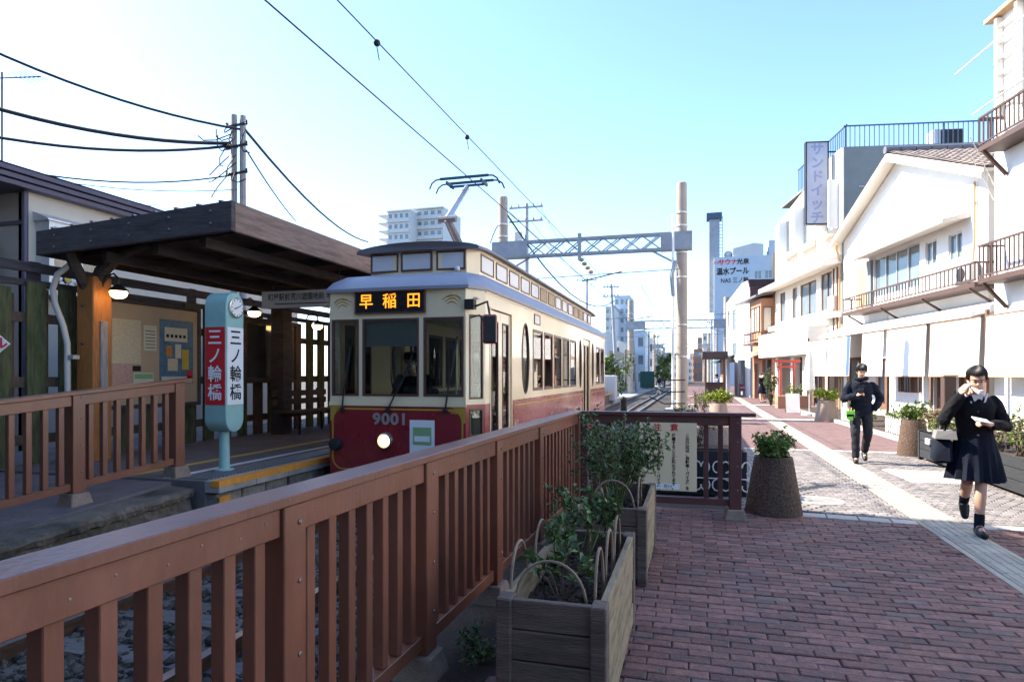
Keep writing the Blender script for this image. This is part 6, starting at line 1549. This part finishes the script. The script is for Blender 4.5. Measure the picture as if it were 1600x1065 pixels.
def head(mb, c, k=1., tilt=0., turn=0.):
    """skull, jaw, nose, brow and ears, facing local -y; returns a transform for hair and features"""
    H = Matrix.Translation(c) @ Matrix.Rotation(turn, 4, 'Z') @ Matrix.Rotation(tilt, 4, 'X') @ Matrix.Scale(k, 4)
    q = MB(H); q.ball((0, .012, .035), (.073, .092, .088), 18, 12); q.ball((0, -.022, -.03), (.058, .066, .082), 16, 10); q.ball((0, -.05, -.085), (.03, .03, .026), 10, 8)
    q.hexa([(-.014, -.078, -.022), (.014, -.078, -.022), (.012, -.06, -.03), (-.012, -.06, -.03), (-.006, -.082, .02), (.006, -.082, .02), (.006, -.06, .02), (-.006, -.06, .02)]); q.ball((0, -.092, -.02), .013, 8, 6)
    q.ball((0, -.072, .028), (.05, .014, .01), 12, 6)
    for s in (-1, 1): q.ball((s * .073, .01, -.005), (.012, .022, .032), 8, 8)
    o = len(mb.v)
    for v in q.v: mb.v.append(v)
    for f in q.f: mb.F(*[i + o for i in f])
    return H
def comb(H, put, spec):
    """locks combed from the crown down to the hairline over a close cap"""
    part = spec.get('part', 0); m = MB(H); m.ball((0, .02, .046), (.077, .093, .088), 20, 14)
    c = MB(H); keep = []
    Hi = H.inverted()
    for f in m.f:
        p = Hi @ (sum((m.v[i] for i in f), Vector()) / len(f))
        if not (p.y < -.02 and p.z < .075) and not (p.z < -.01 and p.y < .04): keep.append(f)
    m.f = keep; m.mi = [0] * len(keep); put(m, 'scalp_hair', 'hair_black')
    h = MB(H); n = 84
    for k in range(n):
        a = 2 * math.pi * k / n + random.uniform(-.05, .05); s_, c_ = math.sin(a), math.cos(a)      # c_ = -1 points to the face
        front = max(0, -c_); zend = .03 + random.uniform(-.014, .014) if front > .55 else (.0 if front > .2 else -.02 if abs(s_) > .8 else -.05)
        if part and front > .55: zend = .062
        pts = []
        for i in range(7):
            u = i / 6; z = .14 + (zend - .14) * u; q = max(0., 1 - ((min(.136, max(z, .046)) - .046) / .09) ** 2) ** .5
            r = .0 if i == 0 else 1.
            pts.append(Vector((s_ * .082 * q * r + (.012 if not part else 0) * (1 - u), .02 + c_ * .098 * q * r, z)))
        h.tube(pts, [.009, .009, .009, .009, .008, .006, .003], 5)
    put(h, 'hair', 'hair_black')
def person(label, loc, rz, J, spec, scale=1., group=None, voxel=.009, cat='person'):
    rt = thing('person', label, cat, loc, rz, group); W = Matrix.Translation(loc) @ Matrix.Rotation(rz, 4, 'Z') @ Matrix.Scale(scale, 4)
    def put(mb, name, m, par=rt, smooth=True):
        if name in ('jacket', 'trousers'): mb.v = [v + noise.noise_vector(v * 13) * .011 + noise.noise_vector(v * 31) * .005 for v in mb.v]
        mb.v = [W @ v for v in mb.v]; return mb.build(name, m, par, smooth=smooth, fix=False)
    b = MB(); V3 = lambda n: Vector(J[n])
    pel, ch, nk = V3('pelvis'), V3('chest'), V3('neck')
    ering(b, [(pel + Vector((0, 0, -.06)), .14, .10), (pel, .155, .105), (pel.lerp(ch, .4), .13, .095), (ch, .155, .105), (ch.lerp(nk, .6), .14, .085), (nk, .06, .06)])
    b.tube([nk + Vector((0, 0, -.04)), V3('head') + Vector((0, .02, -.04))], [.055, .05], 12)
    H = head(b, V3('head'), spec.get('headk', 1.), spec.get('tilt', 0), spec.get('turn', 0))
    for s in 'RL':
        limb(b, [V3(s + 'sh'), V3(s + 'el'), V3(s + 'wr')], [.048, .036, .026])
        if s + 'hd' in J: hand(b, J[s + 'wr'], J[s + 'hd'][0], J[s + 'hd'][1], J[s + 'hd'][2], 1 if s == 'R' else -1)
        limb(b, [V3(s + 'hp'), V3(s + 'kn'), V3(s + 'kn').lerp(V3(s + 'an'), .35), V3(s + 'an')], [.078, .05, .05, .034])
        limb(b, [V3(s + 'an'), V3(s + 'to')], [.036, .03])
    put(fuse(b, voxel, 3), 'body', 'skin')
    ft = MB(H)
    for s in (-1, 1): ft.ball((s * .03, -.078, .004), (.012, .006, .005), 8, 6); ft.bar((s * .016, -.083, .026), (s * .046, -.072, .026), .006, .006)
    put(ft, 'eyes', 'eye_dark')
    if spec.get('mask'):
        mk = MB(H); mk.ball((0, -.035, -.045), (.062, .066, .048), 14, 10); put(mk, 'face_mask', 'cloth_white')
    else:
        lp = MB(H); lp.ball((0, -.081, -.055), (.02, .008, .006), 8, 6); put(lp, 'mouth', 'lip')
    comb(H, put, spec)
    if spec.get('ponytail'):
        hp = MB(H); limb(hp, [(0, .1, .03), (0, .14, -.03), (0, .12, -.13)], [.035, .035, .015]); put(hp, 'tied_hair', 'hair_black')
    if spec.get('cap'):
        cp = MB(H); cp.lathe([(.088, .045), (.095, .07), (.1, .11), (.08, .135), (.01, .14)], (0, .015, 0), 20); cp.prism([(-.075, -.07), (.075, -.07), (.055, -.125), (-.055, -.125)], 'z', .045, .055); put(cp, 'cap', spec['cap'])
    if spec.get('top'):
        t = MB(); low = spec.get('hem', -.1); q = spec.get('puff', 0.); n = 9; rings = []
        A, B = pel + Vector((0, 0, low)), ch
        for i in range(n):
            u = i / (n - 1); c = A.lerp(B, u); rx = .175 - .02 * math.sin(u * math.pi) + q * (.02 if i % 2 else .008); rings.append((c, rx, rx * .72))
        rings += [(ch.lerp(nk, .35), .185 + q * .01, .115), (ch.lerp(nk, .7), .14, .095), (nk + Vector((0, 0, -.02)), .085, .08)]
        ering(t, rings)
        for s in 'RL':
            a, e, w = V3(s + 'sh'), V3(s + 'el'), V3(s + 'wr'); p = [a, a.lerp(e, .33), a.lerp(e, .66), e, e.lerp(w, .33), e.lerp(w, .66), e.lerp(w, .93)]
            k = [.062, .066, .062, .058, .054, .050, .044]; k = [x + q * (.012 if i % 2 else 0) for i, x in enumerate(k)]; limb(t, p, k)
        top = put(fuse(t, voxel, 3), 'jacket', spec['top'])
        if spec.get('hood'):
            hd = MB(); hd.tube([nk + Vector((.09 * math.cos(R(a)), .085 * math.sin(R(a)) + .01, .03 + .02 * math.sin(R(a)))) for a in range(0, 360, 24)], .034, 8, closed=True); put(fuse(hd, .01, 2), 'hood', spec['top'])
    if spec.get('legs'):
        t = MB(); ering(t, [(pel + Vector((0, 0, -.12)), .15, .115), (pel, .165, .12), (pel + Vector((0, 0, .08)), .15, .11)])
        for s in 'RL':
            h_, k_, a_ = V3(s + 'hp'), V3(s + 'kn'), V3(s + 'an'); limb(t, [h_, h_.lerp(k_, .5), k_, k_.lerp(a_, .5), a_ + (k_ - a_) * .08], [.096, .086, .074, .066, .06])
        put(fuse(t, voxel, 3), 'trousers', spec['legs'])
    if spec.get('skirt'):
        t = MB(); n = 64; rows = []; zt, zb = pel.z + .08, spec.get('skirt_z', .5)
        for i in range(9):
            u = i / 8; z = zt + (zb - zt) * u; r0 = .145 + .098 * u ** .8; ring = []
            for j in range(n):
                a = 2 * math.pi * j / n; r = r0 * (1 + .075 * u * math.cos(a * 16) + .04 * u * math.sin(a * 3 + 1)); ring.append(t.V(pel.x + r * math.cos(a), pel.y + r * .78 * math.sin(a) + .02 * u, z + .012 * math.sin(a * 2) * u))
            rows.append(ring)
        for A, B in zip(rows, rows[1:]):
            for j in range(n): q = (j + 1) % n; t.F(A[j], A[q], B[q], B[j])
        put(t, 'skirt', spec['skirt'])
    for s in 'RL':
        a_, t_ = V3(s + 'an'), V3(s + 'to'); d = (t_ - a_); sm = MB(); heel = a_ + Vector((0, .03, -.035)); 
        sm.ball(a_.lerp(t_, .35) + Vector((0, 0, -.01)), .046, 12, 8); limb(sm, [heel + Vector((0, 0, -.005)), a_.lerp(t_, .5) + Vector((0, 0, -.025)), t_ + d.normalized() * .02], [.044, .046, .036]); put(fuse(sm, .009, 2), 'shoe', 'shoe_black')
        if spec.get('socks'):
            so = MB(); limb(so, [a_ + Vector((0, 0, -.01)), a_.lerp(V3(s + 'kn'), spec['socks'])], [.043, .045]); put(so, 'sock', 'cloth_navy')
    return rt, W
MAN = dict(pelvis=(0, 0, .94), chest=(0, -.02, 1.26), neck=(0, -.035, 1.43), head=(0, -.075, 1.575), Rsh=(-.17, -.01, 1.345), Rel=(-.265, -.06, 1.1), Rwr=(-.11, -.27, 1.17), Rhd=((.75, -.4, .35), (.1, -.6, .8), .7),
           Lsh=(.17, -.01, 1.345), Lel=(.31, .06, 1.11), Lwr=(.20, -.06, .92), Rhp=(-.09, 0, .9), Rkn=(-.10, -.13, .5), Ran=(-.09, -.1, .085), Rto=(-.11, -.24, .04), Lhp=(.09, 0, .9), Lkn=(.1, -.06, .51), Lan=(.085, .2, .17), Lto=(.085, .1, .06))
mr, W = person('walking man in dark puffer jacket looking down at his phone', (2.74, 12.17, 0), R(-4), MAN, dict(top='cloth_navy', legs='cloth_jeans', puff=1., hood=True, tilt=R(16), hem=-.1), .985)
def extra(W, parent, fn, name, m, smooth=False):
    mb = MB(W); fn(mb); return mb.build(name, m, parent, smooth=smooth, fix=False)
extra(W, mr, lambda q: q.tube([(-.16, -.12, .95), (-.2, -.16, .8), (-.13, -.165, .78), (-.12, -.13, .92)], .008, 5), 'lanyard', 'strap_yellow')
p = thing('phone', 'dark phone held in the hand of the walking man', 'phone', tuple(W @ Vector((-.045, -.31, 1.22)))); extra(W @ axes((-.045, -.315, 1.22), (1, .1, .1), (-.1, .75, .65), (0, -.65, .75)), p, lambda q: q.box(-.037, .037, -.005, .005, -.07, .075), 'casing', 'black_metal')
p = thing('belt_pouch', 'bright green pouch hanging at the hip of the walking man', 'bag', tuple(W @ Vector((-.17, -.17, .83))))
def pouch(q): q.box(-.25, -.12, -.19, -.13, .8, .9); q.box(-.225, -.145, -.195, -.125, .74, .8)
extra(W, p, pouch, 'pouch_body', 'lime_bag'); extra(W, p, lambda q: q.box(-.24, -.13, -.192, -.1905, .76, .84), 'pouch_front', 'cloth_black')
WOM = dict(pelvis=(0, 0, .93), chest=(-.01, -.02, 1.2), neck=(-.01, -.04, 1.37), head=(.0, -.085, 1.505), Rsh=(-.15, 0, 1.29), Rel=(-.27, -.08, 1.1), Rwr=(-.14, -.14, 1.36), Rhd=((.45, .1, .9), (-.7, -.6, .2), .5),
           Lsh=(.15, 0, 1.29), Lel=(.25, .0, 1.06), Lwr=(.09, -.22, 1.08), Lhd=((-.8, -.45, .25), (.2, -.6, .7), .6), Rhp=(-.075, 0, .9), Rkn=(-.06, .0, .49), Ran=(-.035, .26, .27), Rto=(-.035, .22, .14),
           Lhp=(.075, 0, .9), Lkn=(.03, -.1, .48), Lan=(.01, -.12, .085), Lto=(.02, -.25, .04))
wr, W = person('woman in black blazer and navy pleated skirt walking with a hand at her ear', (2.56, 7.05, 0), R(-8), WOM, dict(top='cloth_black', skirt='cloth_navy', skirt_z=.52, tilt=R(20), turn=R(-4), hem=-.06, ponytail=True, part=1, socks=.28), .965, voxel=.0075)
def rib(q):
    for s in (-1, 1): q.prism([(0, 1.2), (s * .08, 1.235), (s * .085, 1.165)], 'y', -.135, -.115)
    q.box(-.02, .02, -.14, -.11, 1.18, 1.225)
extra(W, wr, rib, 'ribbon', 'cloth_navy')
extra(W, wr, lambda q: q.tube([(-.075, -.08, 1.5), (-.055, -.14, 1.43), (0, -.165, 1.385), (.05, -.14, 1.4)], [.004, .012, .022, .01], 6), 'pulled_mask', 'cloth_white', True)
extra(W, wr, lambda q: q.prism([(-.05, 1.36), (.05, 1.36), (0, 1.2)], 'y', -.128, -.118), 'shirt_front', 'cloth_white')

extra(W, wr, lambda q: q.tube([(-.085, -.075, 1.37), (-.05, -.115, 1.28), (0, -.128, 1.2), (.05, -.115, 1.28), (.085, -.075, 1.37)], .014, 6), 'collar', 'cloth_white', True)
extra(W, wr, lambda q: [q.ball((.0, -.135, 1.06 - k * .09), (.01, .005, .01), 8, 5) for k in range(2)], 'button', 'bolt')
p = thing('phone', 'white phone held in the hand of the woman', 'phone', tuple(W @ Vector((0, -.3, 1.1)))); extra(W @ axes((-.01, -.29, 1.125), Vector((.9, .3, -.2)), Vector((.25, -.4, .85)), Vector((-.3, .85, .45))), p, lambda q: q.box(-.07, .07, -.005, .005, -.036, .036), 'casing', 'cloth_white')
p = thing('shoulder_bag', 'navy school bag hanging at the side of the woman', 'bag', tuple(W @ Vector((-.25, 0, .75))))
def bag(q): q.hexa([(-.36, -.1, .68), (-.2, -.14, .68), (-.2, .14, .68), (-.36, .12, .68), (-.34, -.08, .92), (-.2, -.12, .92), (-.2, .12, .92), (-.34, .1, .92)])
q = MB(W); bag(q); q.build('bag_body', 'cloth_navy', p, bevel=.025, smooth=True); extra(W, p, lambda q: q.hexa([(-.35, -.12, .92), (-.17, -.16, .92), (-.17, .1, .92), (-.34, .1, .92), (-.33, -.11, 1.0), (-.18, -.15, 1.0), (-.18, .08, 1.0), (-.33, .08, 1.0)]), 'bag_flap', 'cloth_grey')
extra(W, p, lambda q: q.tube([(-.27, -.1, .98), (-.22, -.07, 1.2), (-.16, .0, 1.385), (-.2, .09, 1.2), (-.27, .08, .98)], .012, 6), 'strap', 'cloth_black')
STD = dict(pelvis=(0, 0, .94), chest=(0, -.01, 1.26), neck=(0, -.02, 1.42), head=(0, -.04, 1.56), Rsh=(-.18, 0, 1.35), Rel=(-.23, -.06, 1.08), Rwr=(-.06, -.24, 1.12), Lsh=(.18, 0, 1.35), Lel=(.23, -.06, 1.08), Lwr=(.06, -.25, 1.08),
           Rhp=(-.09, 0, .9), Rkn=(-.09, -.03, .5), Ran=(-.09, 0, .085), Rto=(-.11, -.14, .04), Lhp=(.09, 0, .9), Lkn=(.09, -.03, .5), Lan=(.09, .02, .085), Lto=(.11, -.12, .04))
person('distant person in dark coat standing near the torii gate', (3.5, 36.6, 0), R(35), STD, dict(top='cloth_black', skirt='cloth_navy', skirt_z=.5, mask=True, hem=-.25, tilt=R(10)), .96, voxel=.014)
WALK = dict(STD, Ran=(-.09, -.2, .085), Rto=(-.1, -.33, .04), Rkn=(-.09, -.15, .5), Lan=(.09, .24, .15), Lto=(.1, .14, .05), Rwr=(-.25, .1, .86), Rel=(-.24, .05, 1.1), Lwr=(.22, -.2, .9), Lel=(.25, -.03, 1.1))
person('distant person in dark top walking across the tracks', (-3.0, 58, -.25), R(60), WALK, dict(top='cloth_navy', legs='cloth_grey'), 1.0, voxel=.02)
person('distant person standing in the doorway under the green awning', (4.75, 49, 0), R(20), STD, dict(top='cloth_black', legs='cloth_black', cap='cloth_white'), .95, voxel=.02)
SIT = dict(pelvis=(0, 0, .56), chest=(0, -.03, .9), neck=(0, -.05, 1.06), head=(0, -.08, 1.2), Rsh=(-.18, -.02, 1.0), Rel=(-.22, -.1, .76), Rwr=(-.12, -.32, .72), Lsh=(.18, -.02, 1.0), Lel=(.22, -.1, .76), Lwr=(.12, -.32, .72),
           Rhp=(-.09, -.03, .54), Rkn=(-.1, -.42, .52), Ran=(-.1, -.42, .09), Rto=(-.1, -.56, .04), Lhp=(.09, -.03, .54), Lkn=(.1, -.42, .52), Lan=(.1, -.42, .09), Lto=(.1, -.56, .04))
person('person in blue shirt sitting in the small far shelter', (1.55, 46.5, 0), R(-75), SIT, dict(top='cloth_blue', legs='cloth_jeans'), 1.15, voxel=.02)
DRV = dict(SIT)
person('tram driver in dark vest, cap and white mask behind the windscreen', (-3.72, 8.12, .34), 0, DRV, dict(top='cloth_black', legs='cloth_black', mask=True, cap='cloth_black'), 1.1, voxel=.012)
ds_ = thing('driver_seat', 'dark driver seat behind the windscreen of the tram', 'seat', (-3.72, 8.4, .36)); MB().box(-3.98, -3.46, 8.0, 8.4, .78, .86).build('seat_pad', 'under_dark', ds_, bevel=.02); MB().box(-3.95, -3.49, 8.41, 8.48, .86, 1.3).build('seat_back', 'under_dark', ds_, bevel=.02); MB().tube([(-3.72, 8.2, .36), (-3.72, 8.2, .78)], .05, 8).build('pedestal', 'under_dark', ds_)
